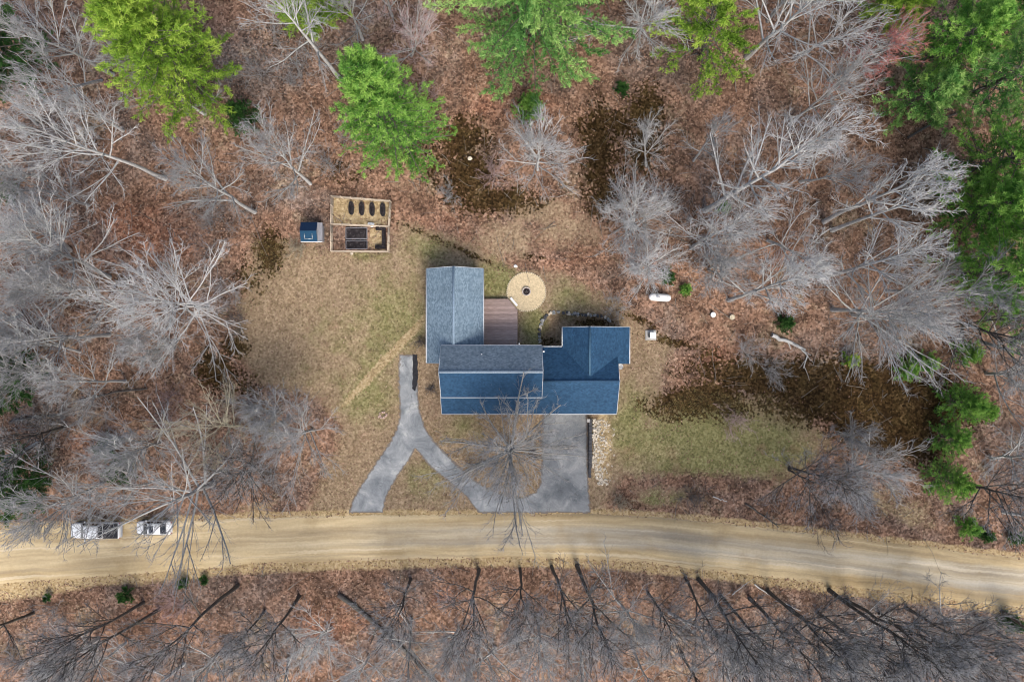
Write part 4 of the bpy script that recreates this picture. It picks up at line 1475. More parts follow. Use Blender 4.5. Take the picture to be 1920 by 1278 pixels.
# woods behind the house, from the upper left corner
T(101, (310, 335), 22, 'tall pale leafless tree fanning to the left edge below the yellow-green pine', (40, 232), 5.5, .45, 16, 1.2, **PT)
T(102, (478, 398), 19, 'slender grey leafless tree between the tall pale fan and the blue roofed shed', (330, 305), 3.6, .3, 15, 1.2, **GT)
T(103, (582, 345), 15, 'bushy grey leafless tree just behind the blue roofed shed', (500, 262), 4.2, .3, 14, 1.1, **GT)
T(104, (640, 150), 21, 'pale leafless tree leaning to the upper left beside the big yellow-green pine', (500, -20), 4.6, .42, 13, .8, **PT)
T(105, (212, 140), 19, 'grey leafless tree half hidden behind the left flank of the yellow-green pine', (10, 40), 4.5, .35, 13, .9, **GT)
T(106, (190, 150), 15, 'low pale leafless tree with long drooping limbs left of the yellow-green pine', (60, 178), 4.2, .3, 11, .8, **PT)
T(107, (770, 105), 11, 'pinkish grey leafless tree with swept twigs between two green pines', (790, 70), 3.8, .2, 12, 1.3, bark='bark_grey', twig='tw_pink')
T(108, (735, 30), 12, 'reddish budding tree at the top edge left of the star shaped pine', (720, -40), 3.5, .25, 11, 1.1, bark='bark_grey', twig='tw_pink')
T(109, (1008, 318), 12, 'pale starburst tree standing alone in the mossy clearing behind the patio', (1015, 265), 4.4, .18, 17, 1.2, **PT)
T(110, (1212, 312), 9, 'thin pale sapling in the dark moss right of the starburst tree', (1206, 240), 3.0, .25, 9, .6, **PT)
T(111, (1300, 302), 11, 'slight leaning sapling beside the long pale diagonal tree', (1350, 235), 2.6, .3, 9, .7, **GT)
T(112, (1322, 395), 26, 'longest pale leafless tree, slanting across the woods right of the starburst', (1590, 225), 4.4, .22, 20, 1.2, el=(25, 68), **PT)
T(113, (1545, 416), 22, 'pale leafless tree pointing at the green pines, lower neighbour of the diagonal one', (1775, 300), 3.8, .3, 12, .7, **PT)
T(114, (1560, 432), 21, 'pale leafless tree twinned at its foot with the one pointing at the green pines', (1775, 355), 3.4, .4, 10, .7, **PT)
T(115, (1540, 520), 22, 'pale leafless tree with dense white twigs against the dark pine shade', (1745, 462), 4.0, .26, 14, .8, **PT)
T(116, (1366, 563), 19, 'grey leafless tree with a dark foot right of the propane tank', (1520, 512), 3.6, .28, 15, 1.1, bark='bark_grey', twig='tw_pale')
T(117, (1560, 580), 20, 'broad grey leafless tree spreading above the dark wet ground', (1740, 585), 6.0, .25, 18, 1.3, droop=.05, **GT)
T(118, (1600, 590), 17, 'low spreading grey tree with hanging twigs between wet ground and pine shade', (1690, 600), 5.5, .15, 15, 1.3, droop=.08, **GT)
T(119, (1190, 430), 13, 'many stemmed pale tree at the lawn edge behind the short blue wing', (1180, 385), 4.4, .12, 13, 1.2, stems=3, **PT)
T(120, (1300, 462), 15, 'many stemmed pale tree right of the one at the lawn edge', (1420, 395), 4.4, .2, 13, 1.2, stems=2, **PT)
T(121, (1330, 505), 12, 'small grey thicket tree straight above the propane tank', (1370, 480), 4.2, .12, 13, 1.2, stems=2, **GT)
T(122, (1220, 500), 10, 'low pale many stemmed tree beside the propane tank', (1200, 490), 3.6, .12, 11, 1.1, stems=2, **PT)
T(123, (1400, 108), 23, 'pale open branched tree right of the yellow-green top pine', (1560, -30), 5.6, .28, 14, .8, **PT)
T(124, (1490, 110), 17, 'leafless tree with long bare drooping limbs between open tree and red budding tree', (1590, 60), 5.2, .25, 11, .6, droop=.12, **PT)
T(125, (1555, 150), 17, 'red budding tree fanning towards the dark right hand pines', (1680, 75), 3.8, .42, 15, 1.5, bark='bark_grey', twig='tw_red')
T(126, (1440, 40), 16, 'thin leafless tree at the top edge above the open branched one', (1500, -60), 4.0, .3, 11, .8, **GT)
# left flank
T(130, (388, 578), 16, 'round crowned grey leafless tree, widest on the left side of the lawn', (285, 560), 6.2, .2, 27, 1.2, el=(8, 62), **PT)
T(131, (205, 520), 21, 'leaning grey leafless tree running off the left edge above the round crowned one', (15, 430), 5.0, .32, 15, 1.1, **GT)
T(132, (180, 540), 17, 'thin grey leafless tree running straight off the left edge', (20, 545), 4.0, .3, 12, 1.1, **GT)
T(133, (205, 628), 18, 'leafless tree with a dark bare trunk pointing left below the round crowned one', (20, 640), 4.2, .42, 13, 1.0, **GT)
T(134, (330, 640), 10, 'low grey leafless tree tucked against the lower side of the round crowned one', (270, 660), 4.0, .12, 13, 1.1, stems=2, **GT)
T(135, (130, 470), 16, 'grey leafless tree at the left edge with upright pale limbs', (70, 410), 4.2, .2, 13, 1.0, stems=2, **PT)
T(136, (445, 800), 13, 'yellowish limbed leafless tree at the lower left corner of the lawn', (400, 800), 5.0, .2, 12, .8, bark='bark_tan', twig='tw_tan', el=(10, 55))
T(137, (585, 805), 11, 'round grey leafless tree right of the yellowish limbed one at the lawn edge', (540, 820), 4.8, .15, 16, 1.2, **GT)
T(138, (400, 905), 15, 'big spreading oak whose limbs reach over the parked vehicles and the dirt road', (310, 945), 7.0, .18, 16, .7, bark='bark_grey', twig='tw_grey', el=(4, 45), r0=.36)
T(139, (300, 900), 13, 'grey leafless tree behind the spreading oak', (180, 930), 5.5, .2, 13, .8, **GT)
T(140, (190, 905), 14, 'leafless tree above the pickup truck at the left of the oak', (60, 960), 6.0, .25, 12, .7, **GT)
T(141, (300, 830), 12, 'low tangled grey tree between the oak and the red brown clearing', (240, 850), 4.8, .15, 14, 1.1, stems=2, **GT)
T(142, (120, 800), 15, 'dim grey leafless tree in the shaded woods near the left edge', (10, 830), 4.6, .25, 13, 1.0, bark='bark_dark', twig='tw_grey')
T(143, (470, 880), 11, 'grey thicket tree beside the road at the lower end of the lawn edge', (440, 890), 4.6, .12, 14, 1.2, stems=2, bark='bark_dark', twig='tw_grey')
T(144, (80, 335), 17, 'grey leafless tree at the left edge right under the tall pale fan', (-40, 300), 4.4, .25, 13, 1.0, **GT)
T(145, (110, 690), 15, 'grey leafless tree near the left edge beside the dark green pine', (10, 700), 4.6, .2, 13, 1.0, **GT)
T(146, (520, 770), 9, 'small grey tree between the yellowish limbed one and the round one at the lawn corner', (490, 775), 3.6, .12, 12, 1.1, stems=2, **GT)
T(147, (230, 245), 14, 'thin pale leafless tree under the lower tip of the yellow-green pine', (140, 190), 3.8, .3, 11, .8, **PT)
# the yard tree
T(150, (958, 838), 12.5, 'leafless yard tree between the house front and the dirt road', (956, 852), 6.6, .14, 26, 1.5, el=(4, 66), bark='bark_yard', twig='tw_mid', r0=.34, n2=9)
# right of the house
T(151, (1480, 876), 13, 'grey leafless tree with dark leaning stems right of the green lawn', (1580, 900), 4.8, .25, 14, 1.3, stems=2, **DK)
T(152, (1590, 868), 11, 'bluish grey leafless tree between the lawn and the dark green conifer', (1650, 890), 4.4, .2, 14, 1.3, **GT)
T(153, (1590, 815), 7, 'small grey leafless tree at the lower edge of the wet ground', (1600, 820), 2.8, .12, 10, 1.0, **GT)
T(154, (1795, 908), 18, 'dark trunked leafless tree running off the right edge beside the conifer', (1925, 935), 4.6, .4, 14, 1.0, **DK)
T(155, (1770, 600), 20, 'dark trunked leafless tree crossing to the right edge below the pines', (1940, 640), 4.8, .3, 15, 1.1, **DK)
T(156, (1860, 860), 15, 'pale grey leafless tree at the right edge above the dark trunked one', (1960, 850), 4.6, .25, 13, 1.0, **GT)
T(157, (1850, 700), 15, 'grey leafless tree at the right edge beside the wet ground', (1930, 705), 4.6, .2, 13, 1.0, **GT)
# row below the road, trunks painted dark for their shaded sides
lowrow = [
    (160, (268, 1130), 19, (90, 1225), 4.4, .40, 'forked dark trunk below the road, first of a close pair beside the green shrub'),
    (161, (298, 1142), 19, (100, 1262), 4.4, .42, 'dark leaning trunk below the road, second of a close pair beside the green shrub'),
    (162, (445, 1098), 24, (270, 1250), 4.8, .50, 'longest dark leaning trunk below the left part of the road'),
    (163, (560, 1118), 19, (478, 1232), 3.8, .45, 'thin dark leaning trunk left of the fallen trunk'),
    (164, (495, 1146), 15, (440, 1215), 3.4, .4, 'short thin dark trunk among red brown leaves below the road'),
    (165, (898, 1068), 19, (885, 1195), 4.4, .42, 'forked dark trunk below the road, first from the left of the four in line'),
    (166, (975, 1066), 15, (990, 1165), 4.2, .36, 'slim dark trunk below the road, second of the four in line'),
    (167, (1034, 1062), 19, (1078, 1190), 4.4, .42, 'dark trunk below the road, third of the four in line'),
    (168, (1082, 1060), 24, (1152, 1240), 4.8, .40, 'thick leaning dark trunk below the road, last of the four in line'),
    (169, (1286, 1084), 17, (1345, 1200), 3.8, .4, 'thin dark trunk at the start of the dense stand below the road'),
    (170, (1310, 1086), 24, (1440, 1275), 4.4, .5, 'thick dark trunk with pale knotted limbs at the start of the dense stand'),
    (171, (1406, 1122), 22, (1550, 1275), 4.2, .5, 'dark trunk in the dense stand just right of the thick knotted one'),
    (172, (1440, 1108), 22, (1610, 1265), 4.2, .5, 'straight dark trunk in the middle of the dense stand below the road'),
    (173, (1482, 1140), 18, (1600, 1225), 3.8, .45, 'shorter dark trunk under the pale snag in the dense stand'),
    (174, (1555, 1106), 24, (1775, 1260), 4.4, .5, 'long dark trunk nearest the road edge in the dense stand'),
    (175, (1590, 1128), 22, (1800, 1235), 4.2, .48, 'dark trunk twinned with the long one nearest the road edge'),
    (176, (1650, 1150), 19, (1790, 1258), 4.0, .45, 'dark trunk beyond the pale snag towards the right corner'),
    (177, (1835, 1160), 18, (1990, 1275), 4.2, .4, 'dark trunk by the low green shrub in the lower right corner'),
    (178, (1880, 1146), 20, (2060, 1260), 4.2, .4, 'dark trunk closest to the lower right corner of the woods'),
    (179, (60, 1150), 19, (-110, 1215), 4.6, .35, 'dark trunk running off the left edge below the road'),
    (180, (1345, 1190), 20, (1440, 1330), 4.0, .4, 'dark trunk low in the dense stand, near the bottom edge'),
    (181, (1280, 1225), 18, (1330, 1330), 4.0, .35, 'dark stub of trunk at the bottom edge before the dense stand'),
    (183, (1352, 1118), 20, (1478, 1262), 4.0, .5, 'thin straight dark trunk just right of the thick knotted one, half hidden'),
    (184, (1535, 1150), 21, (1700, 1262), 4.0, .5, 'thin straight dark trunk crossing under the pale snag in the dense stand'),
    (185, (1700, 1140), 20, (1890, 1240), 4.0, .45, 'dark trunk leaning right just under the sandy verge of the dense stand'),
    (186, (1490, 1180), 19, (1600, 1300), 4.0, .4, 'dark trunk at the bottom edge in the middle of the dense stand'),
    (187, (1590, 1190), 19, (1720, 1300), 4.0, .4, 'dark trunk at the bottom edge right of the middle of the dense stand'),
    (188, (1215, 1112), 16, (1268, 1200), 4.2, .35, 'slim dark trunk standing alone between the four in line and the dense stand'),
    (189, (770, 1085), 16, (740, 1180), 4.0, .35, 'slim dark trunk left of the four in line, above the fallen trunk'),
    (182, (1720, 1175), 18, (1850, 1260), 4.0, .4, 'slim dark trunk filling the stand near the lower right corner'),
]
for sd_, b_, h_, tp_, sp_, cl_, lb_ in lowrow:
    T(sd_, b_, h_, lb_, tp_, sp_, cl_, 12, 1.1, group='trees below the dirt road', el=(38, 70), r0=.0085 * h_ + .05, straight=.006, **DK)
T(190, (620, 1180), 12, 'small pale leafless tree beside the fallen trunk below the road', (585, 1200), 3.4, .25, 12, .9, **PT)
T(191, (690, 1235), 12, 'pale leafless tree at the bottom edge under the fallen trunk', (670, 1270), 3.8, .2, 12, .9, **PT)
T(192, (860, 1180), 13, 'grey leafless tree low in the woods under the four in line', (840, 1230), 4.4, .2, 13, 1.2, **GT)
T(193, (1010, 1175), 14, 'hazy grey leafless tree under the second of the four in line', (1010, 1240), 4.6, .2, 13, 1.3, **GT)
T(194, (1160, 1130), 14, 'hazy grey leafless tree right of the thick leaning trunk below the road', (1200, 1180), 5.0, .2, 14, 1.2, **GT)
T(195, (420, 1215), 15, 'grey leafless tree at the bottom edge under the long leaning trunk', (360, 1280), 4.6, .2, 13, 1.0, **GT)
T(196, (180, 1200), 14, 'pale grey leafless tree in the lower left corner of the woods', (90, 1260), 4.6, .2, 13, 1.0, **PT)
T(197, (1610, 1170), 13, 'pale twiggy snag amid the dense dark stand below the road', (1640, 1215), 3.4, .3, 10, .7, **PT)
T(198, (1420, 1190), 12, 'pale knotted snag between dark trunks near the bottom edge', (1440, 1225), 3.2, .3, 9, .6, **PT)
T(199, (1760, 1150), 12, 'hazy grey tree under the sandy verge near the lower right corner', (1820, 1180), 4.4, .15, 13, 1.2, **GT)


def copy_tree(src, px, py, rot, sc, label):
    r = src.copy()
    COL.objects.link(r)
    r.location = [float(v) for v in G(px, py)]
    r.rotation_euler = (0, 0, rot)
    r.scale = (sc, sc, sc * .97)
    r['label'] = label
    if 'group' in r:
        del r['group']
    for ch in src.children:
        c_ = ch.copy()
        COL.objects.link(c_)
        c_.parent = r
    return r


byl = {o['label']: o for o in COL.objects if 'label' in o and o.name.startswith('bare_tree')}
TM = [byl['grey leafless tree low in the woods under the four in line'], byl['hazy grey leafless tree under the second of the four in line'], byl['grey leafless tree at the bottom edge under the long leaning trunk'],
      byl['hazy grey leafless tree right of the thick leaning trunk below the road'], byl['bushy grey leafless tree just behind the blue roofed shed'], byl['pale grey leafless tree in the lower left corner of the woods']]
fill = [
    (70, 235, 'grey leafless tree between the dark corner pine and the tall pale fan'), (165, 385, 'grey leafless tree under the outer twigs of the tall pale fan'),
    (40, 590, 'grey leafless tree at the left edge just above the dark green pine'), (150, 660, 'grey tree beside the dark bare trunk that points left'),
    (235, 715, 'small grey tree standing over the dark fallen branch on the left'), (70, 830, 'grey leafless tree between the dark fallen trunk and the lower left pine'),
    (150, 930, 'grey leafless tree at the road edge just behind the pickup truck'), (60, 430, 'grey leafless tree at the left edge beside the upright pale limbs'),
    (385, 215, 'thin grey tree under the right flank of the big yellow-green pine'), (250, 590, 'grey tree whose twigs mesh with the left half of the round crowned one'),
    (1480, 235, 'grey leafless tree below the long bare drooping limbs'),
    (1440, 450, 'grey tree between the diagonal tree and the white twigged one'),
    (1660, 545, 'grey tree above the broad spreading one near the pines'), (1500, 340, 'thin grey tree right under the tip of the long diagonal tree'),
    (1840, 640, 'grey leafless tree close to the right edge below the lowest pine'), (1880, 960, 'grey leafless tree near the right edge just above the road'),
    (235, 1205, 'grey tree under the close pair of dark trunks below the road'), (345, 1245, 'grey tree at the bottom edge left of the long leaning trunk foot'),
    (540, 1235, 'grey tree at the bottom edge left of the small pale one'), (770, 1160, 'grey tree just right of the fallen trunk below the road'),
    (930, 1215, 'grey tree at the bottom edge under the first of the four in line'), (1090, 1205, 'grey tree under the third of the four in line'),
    (1190, 1225, 'grey tree at the bottom edge before the dark stub of trunk'), (1255, 1150, 'grey tree just left of the dense stand below the road'),
    (1380, 1165, 'grey tree tangled with the thick knotted trunk'), (1540, 1215, 'grey tree at the bottom edge inside the dense stand'),
    (1680, 1205, 'grey tree at the bottom edge beyond the pale twiggy snag'), (1870, 1215, 'grey tree in the very lower right corner'),
    (680, 75, 'grey leafless tree between the pale leaning tree and the pinkish one'), (1190, 60, 'grey leafless tree between the star shaped pine and the sparse one'),
]
rf2 = np.random.default_rng(31)
for i_, (px_, py_, lb_) in enumerate(fill):
    copy_tree(TM[i_ % 6], px_, py_, rf2.uniform(0, 6.28), rf2.uniform(.8, 1.15), lb_)

# ------------------------------------------------------------------ conifers
def tufts(rg, pos, dirs, size, n, col, spread=.95):
    """n needle blades at each position: (verts, tris, tint)"""
    N = len(pos)
    d = np.repeat(dirs, n, 0)
    p = np.repeat(pos, n, 0)
    r = rg.normal(size=(N * n, 3))
    v = norm(d * (1.05 - spread * .4) + r * spread * .75 + np.array([0, 0, .25]))
    size = size * .86
    L = size * rg.uniform(.6, 1.2, N * n)[:, None]
    w = norm(np.cross(v, rg.normal(size=(N * n, 3)))) * (size * .115)
    c = p + rg.normal(0, size * .18, (N * n, 3))
    A = c - w
    B = c + w
    C = c + v * L
    V = np.stack([A, B, C], 1).reshape(-1, 3)
    F = np.arange(len(V)).reshape(-1, 3)
    tint = np.repeat(np.repeat(col, n) + rg.normal(0, .07, N * n), 3)
    return V, F, tint


def pine(seed, base, h, R0, label, mat='nd_grn', clear=.22, dens=1.0, tip=None, top_r=.12, nb=6, size=.36, bark='bark_pine', open_=0.0, name='pine_tree', cat='tree', step=.95, gap=0.0, group=None, bw=.36, nbl=11):
    rg = np.random.default_rng(seed)
    b = G(*base)
    root = thing(name, b, label, cat, group)
    top = b + np.array([rg.normal(0, .02) * h, rg.normal(0, .02) * h, h]) if tip is None else W(tip[0], tip[1], h + b[2])
    K = 8
    t = np.linspace(0, 1, K)[:, None]
    pts = (top - b) * t + np.array([0, 0, -.3]) * (1 - t)
    rad = (.012 * h + .04) * (1 - .92 * t[:, 0])
    v, q_ = tubes(pts[None], rad[None], 8)
    link('trunk', mesh_np('trunk', v, [q_], None, True), M[bark], root)
    # whorls of boughs
    zs, azs = [], []
    z = clear
    k = 0
    while z < .985:
        n = nb + rg.integers(-1, 2)
        a0 = rg.uniform(0, 6.28)
        for j in range(n):
            if rg.uniform() < gap:
                continue
            zs.append(z + rg.normal(0, .012))
            azs.append(a0 + j / n * 6.2832 + rg.normal(0, .22))
        z += step / h * (1.15 - .45 * (z - clear) / (1 - clear))
    zs, azs = np.clip(np.array(zs), 0, .99), np.array(azs)
    u = (zs - clear) / (1 - clear)
    prof = np.interp(u, [0, .12, .35, .7, 1], [.78, 1.0, .95, .58, top_r])
    L = R0 * prof * rg.uniform(.72, 1.18, len(zs))
    P = interp_poly(pts, zs)
    e = np.radians(np.interp(u, [0, .5, 1], [0, 16, 50]) + rg.normal(0, 6, len(zs)))
    D = np.stack([np.cos(azs) * np.cos(e), np.sin(azs) * np.cos(e), np.sin(e)], 1)
    bl = grow(rg, P, D, L, 6, .07, .02)
    rb = np.clip(.016 * L, .015, .09)[:, None] * np.linspace(1, .25, 6)
    v, q_ = tubes(bl, rb, 4)
    tag(link('bough', mesh_np('bough', v, [q_], None, True), M[bark], root), kind='stuff')
    # branchlets, flattened sideways
    nbr = max(5, int(11 * dens))
    Pb, Db, tb, pib = sprout(rg, bl, nbr, .12 + open_ * .3, 1.0, .5, 1.0)
    Db[:, 2] *= .35
    Db = norm(Db)
    Lb = np.maximum(L[pib] * bw * (1.1 - .75 * tb), .28) * rg.uniform(.7, 1.2, len(tb))
    br = grow(rg, Pb, Db, Lb, 3, .1, .08)
    nt = 3
    f = np.linspace(.25, 1.0, nt)
    pos = np.concatenate([br[:, 0] * (1 - x) + br[:, 2] * x if x < 1 else br[:, 2] for x in f])
    dr = np.concatenate([norm(br[:, 2] - br[:, 0])] * nt)
    keep = rg.uniform(size=len(pos)) < .92
    tip_t = np.concatenate([tb] * nt)
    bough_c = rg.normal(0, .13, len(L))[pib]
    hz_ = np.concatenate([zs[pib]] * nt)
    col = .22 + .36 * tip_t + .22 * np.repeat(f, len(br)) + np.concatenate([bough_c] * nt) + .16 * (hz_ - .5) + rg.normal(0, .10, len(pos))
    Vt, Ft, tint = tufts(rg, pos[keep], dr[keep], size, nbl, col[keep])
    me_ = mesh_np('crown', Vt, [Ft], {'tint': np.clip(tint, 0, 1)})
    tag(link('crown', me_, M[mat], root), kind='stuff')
    return root


pine(301, (400, 190), 24, 6.4, 'big yellow-green pine near the upper left corner', 'nd_yel', .22, 1.2, tip=(200, -10), top_r=.3, size=0.46, bw=.30, step=.95, nb=8, nbl=11)
pine(302, (1000, 72), 25, 10.5, 'star shaped green pine with long drooping boughs at the top edge', 'nd_blu', .14, 3.1, tip=(1005, -110), nb=6, size=.46, step=1.55, bw=.19)
pine(303, (768, 288), 21, 5.8, 'bright green pine leaning over the clearing behind the garden', 'nd_grn', .14, 1.1, tip=(672, 118), top_r=.35, size=0.44, bw=.30, step=.98, nb=8)
pine(304, (1315, 110), 19, 6.8, 'sparse yellow-green pine with grey dead branches right of the star shaped pine', 'nd_yel', .22, 1.3, tip=(1345, -10), nb=5, gap=.2, size=.46, open_=.5, step=1.3, bw=.28)
pine(305, (1725, 120), 23, 5.6, 'green pine in the upper right corner beside the red budding tree', 'nd_grn', .2, 1.1, tip=(1880, 20), size=0.44, bw=.25, step=1.35)
pine(306, (1800, 185), 24, 6.4, 'tall blue-green pine at the right edge, second from the corner', 'nd_blu', .18, 1.15, tip=(2010, 90), size=0.46, bw=.25, step=1.35)
pine(307, (1690, 200), 15, 4.6, 'lower pine with one long bough pointing down at the pale diagonal tree', 'nd_blu', .2, 1.0, tip=(1790, 150), nb=5, size=0.45, gap=.1, step=1.1)
pine(308, (1805, 325), 22, 6.2, 'green pine halfway down the right edge group', 'nd_grn', .18, 1.15, tip=(2010, 260), size=0.44, bw=.25, step=1.35)
pine(309, (1785, 405), 19, 5.6, 'bright pine above the gap in the right edge group', 'nd_grn', .18, 1.1, tip=(1925, 370), size=0.44, bw=.25, step=1.35)
pine(310, (1805, 515), 22, 6.0, 'lowest tall pine of the right edge group', 'nd_grn', .16, 1.15, tip=(1990, 500), top_r=.3, size=0.44, bw=.25, step=1.35)
pine(311, (1650, 40), 17, 3.8, 'yellow-green pine top at the upper edge above the red budding tree', 'nd_yel', .3, 1.0, tip=(1720, -30), size=0.45)
pine(312, (600, 40), 15, 4.2, 'small yellow-green pine at the upper edge right of the big one', 'nd_yel', .2, 1.0, tip=(570, -50), size=0.45)
pine(313, (60, 130), 20, 5.0, 'dark green pine in the upper left corner', 'nd_drk', .2, 1.1, tip=(-140, 30), size=0.47)
pine(314, (45, 705), 15, 4.0, 'dark green pine at the left edge beside the dark leaning trunk', 'nd_drk', .15, 1.0, tip=(-80, 720), size=0.45)
pine(315, (60, 900), 13, 4.4, 'dark green pine at the left edge above the road', 'nd_drk', .1, 1.0, tip=(-40, 930), size=0.45)
pine(316, (1880, 600), 17, 4.2, 'pine at the right edge under the lowest tall one', 'nd_grn', .2, 1.0, size=0.45)
pine(317, (1900, 60), 23, 6.0, 'pine filling the extreme upper right corner', 'nd_grn', .2, 1.1, tip=(2120, -60), size=0.49)
pine(318, (1890, 430), 23, 5.4, 'pine at the extreme right edge behind the bright ones', 'nd_blu', .2, 1.1, tip=(2090, 400), size=0.47)
pine(320, (1225, -20), 16, 3.2, 'narrow pine tip at the top edge between two larger pines', 'nd_drk', .2, 1.0, size=.34)

yc = [
    (330, 991, 212, 4.5, 1.9, 'nd_grn', 'young green conifer just below the star shaped pine'),
    (331, 466, 232, 5.0, 2.2, 'nd_drk', 'young dark conifer between the yellow-green pine and the grey thicket'),
    (332, 1775, 752, 6.0, 2.7, 'nd_grn', 'bright young conifer at the end of the wet ground, upper of three in line'),
    (333, 1762, 818, 4.6, 2.5, 'nd_grn', 'young conifer at the end of the wet ground, middle of three in line'),
    (334, 1752, 893, 6.0, 2.9, 'nd_grn', 'dense young conifer, lowest of three in line by the wet ground'),
    (335, 1822, 765, 3.6, 1.9, 'nd_grn', 'small young conifer right of the upper one in line'),
    (336, 1805, 982, 2.4, 1.6, 'nd_grn', 'low green conifer shrub beside the road verge at right'),
    (337, 1842, 1000, 1.4, .9, 'nd_drk', 'small dark conifer shrub next to the low green one by the verge'),
    (338, 1895, 1004, 1.5, 1.0, 'nd_drk', 'small dark conifer shrub nearest the right edge above the road'),
    (339, 1885, 1160, 2.5, 1.4, 'nd_drk', 'low green conifer shrub in the lower right corner woods'),
    (340, 240, 1112, 1.6, 1.0, 'nd_drk', 'dark green conifer shrub at the road edge beside the paired trunks'),
    (341, 346, 1090, 1.0, .65, 'nd_drk', 'tiny green conifer shrub at the road edge right of the larger one'),
    (342, 385, 1084, .8, .5, 'nd_drk', 'smallest green conifer shrub on the verge below the parked car'),
    (343, 92, 1118, .8, .5, 'nd_drk', 'tiny green conifer shrub on the sandy verge at left'),
    (344, 1690, 692, 2.2, 1.9, 'nd_grn', 'pale green young conifer at the upper rim of the wet ground'),
    (345, 1725, 680, 2.6, 1.8, 'nd_grn', 'second pale green young conifer at the rim of the wet ground'),
    (346, 1800, 660, 3.0, 1.8, 'nd_grn', 'young conifer under the broad grey tree near the right edge'),
    (347, 1590, 675, 1.6, 1.1, 'nd_yel', 'low yellowish conifer at the upper rim of the wet ground'),
    (348, 1467, 605, 2.0, 1.2, 'nd_drk', 'low dark conifer under the grey tree right of the septic lids'),
    (349, 1283, 543, 1.3, .7, 'nd_grn', 'tiny conifer just above the right end of the propane tank'),
    (350, 1250, 520, 1.8, .9, 'nd_drk', 'small dark conifer straight above the propane tank'),
    (351, 1355, 393, 1.4, .8, 'nd_grn', 'tiny conifer by the foot of the long diagonal tree'),
    (352, 25, 365, 3.0, 1.6, 'nd_drk', 'dark young conifer at the left edge below the pale fan tree'),
    (353, 235, 880, 3.0, 2.2, 'nd_drk', 'dark young conifer behind the oak above the pickup truck'),
    (354, 1165, 172, 1.6, 1.0, 'nd_drk', 'tiny dark conifer in the leaf litter right of the star shaped pine'),
    (355, 210, 835, 2.6, 1.6, 'nd_drk', 'dim young conifer in the tangle left of the yellowish limbed tree'),
]
for sd_, px_, py_, h_, r_, mt_, lb_ in yc:
    pine(sd_, (px_, py_), h_, r_, lb_, mt_, .05, .8, size=.26, nb=6, step=.42, top_r=.3, name='young_conifer', nbl=10)


# ------------------------------------------------------------------ brush
def shrub_geo(seed, px, py, r_, h_, n, dens):
    rg = np.random.default_rng(seed)
    b = G(px, py)
    n = int(n)
    az = rg.uniform(0, 6.283, n)
    P = np.stack([rg.normal(0, .22, n) * r_, rg.normal(0, .22, n) * r_, np.full(n, -.1)], 1)
    tilt = rg.uniform(.1, 1.0, n)
    D = np.stack([np.cos(az) * tilt * r_ / h_, np.sin(az) * tilt * r_ / h_, np.ones(n)], 1)
    L = np.hypot(h_, r_) * rg.uniform(.55, 1.0, n)
    p1 = grow(rg, P, D, L, 5, .14, .0)
    v1, q1 = tubes(p1, np.full((n, 1), .016) * np.linspace(1.2, .6, 5), 3)
    P2, D2, t2, _ = sprout(rg, p1, 7, .2, 1, .4, .9)
    p2 = grow(rg, P2, D2, rg.uniform(.3, .75, len(P2)) * r_ * .45, 3, .18, .05)
    v2, q2 = tubes(p2, np.full((len(p2), 1), .012) * np.linspace(1, .6, 3), 3, len(v1))
    P3, D3, t3, _ = sprout(rg, p2, max(2, int(4 * dens)), .1, 1, .3, .9)
    v3, f3 = cones(P3, P3 + norm(D3) * rg.uniform(.2, .55, len(P3))[:, None] * min(1.2, r_ * .5), .0115, len(v1) + len(v2))
    return b, np.concatenate([v1, v2, v3]), [q1, q2, f3]


def shrub(seed, px, py, r_, h_, label, twig='tw_grey', n=22, dens=1.0):
    b, v, f = shrub_geo(seed, px, py, r_, h_, n, dens)
    return tag(link('bare_shrub', mesh_np('bare_shrub', v, f), M[twig], None, b), label, 'shrub')


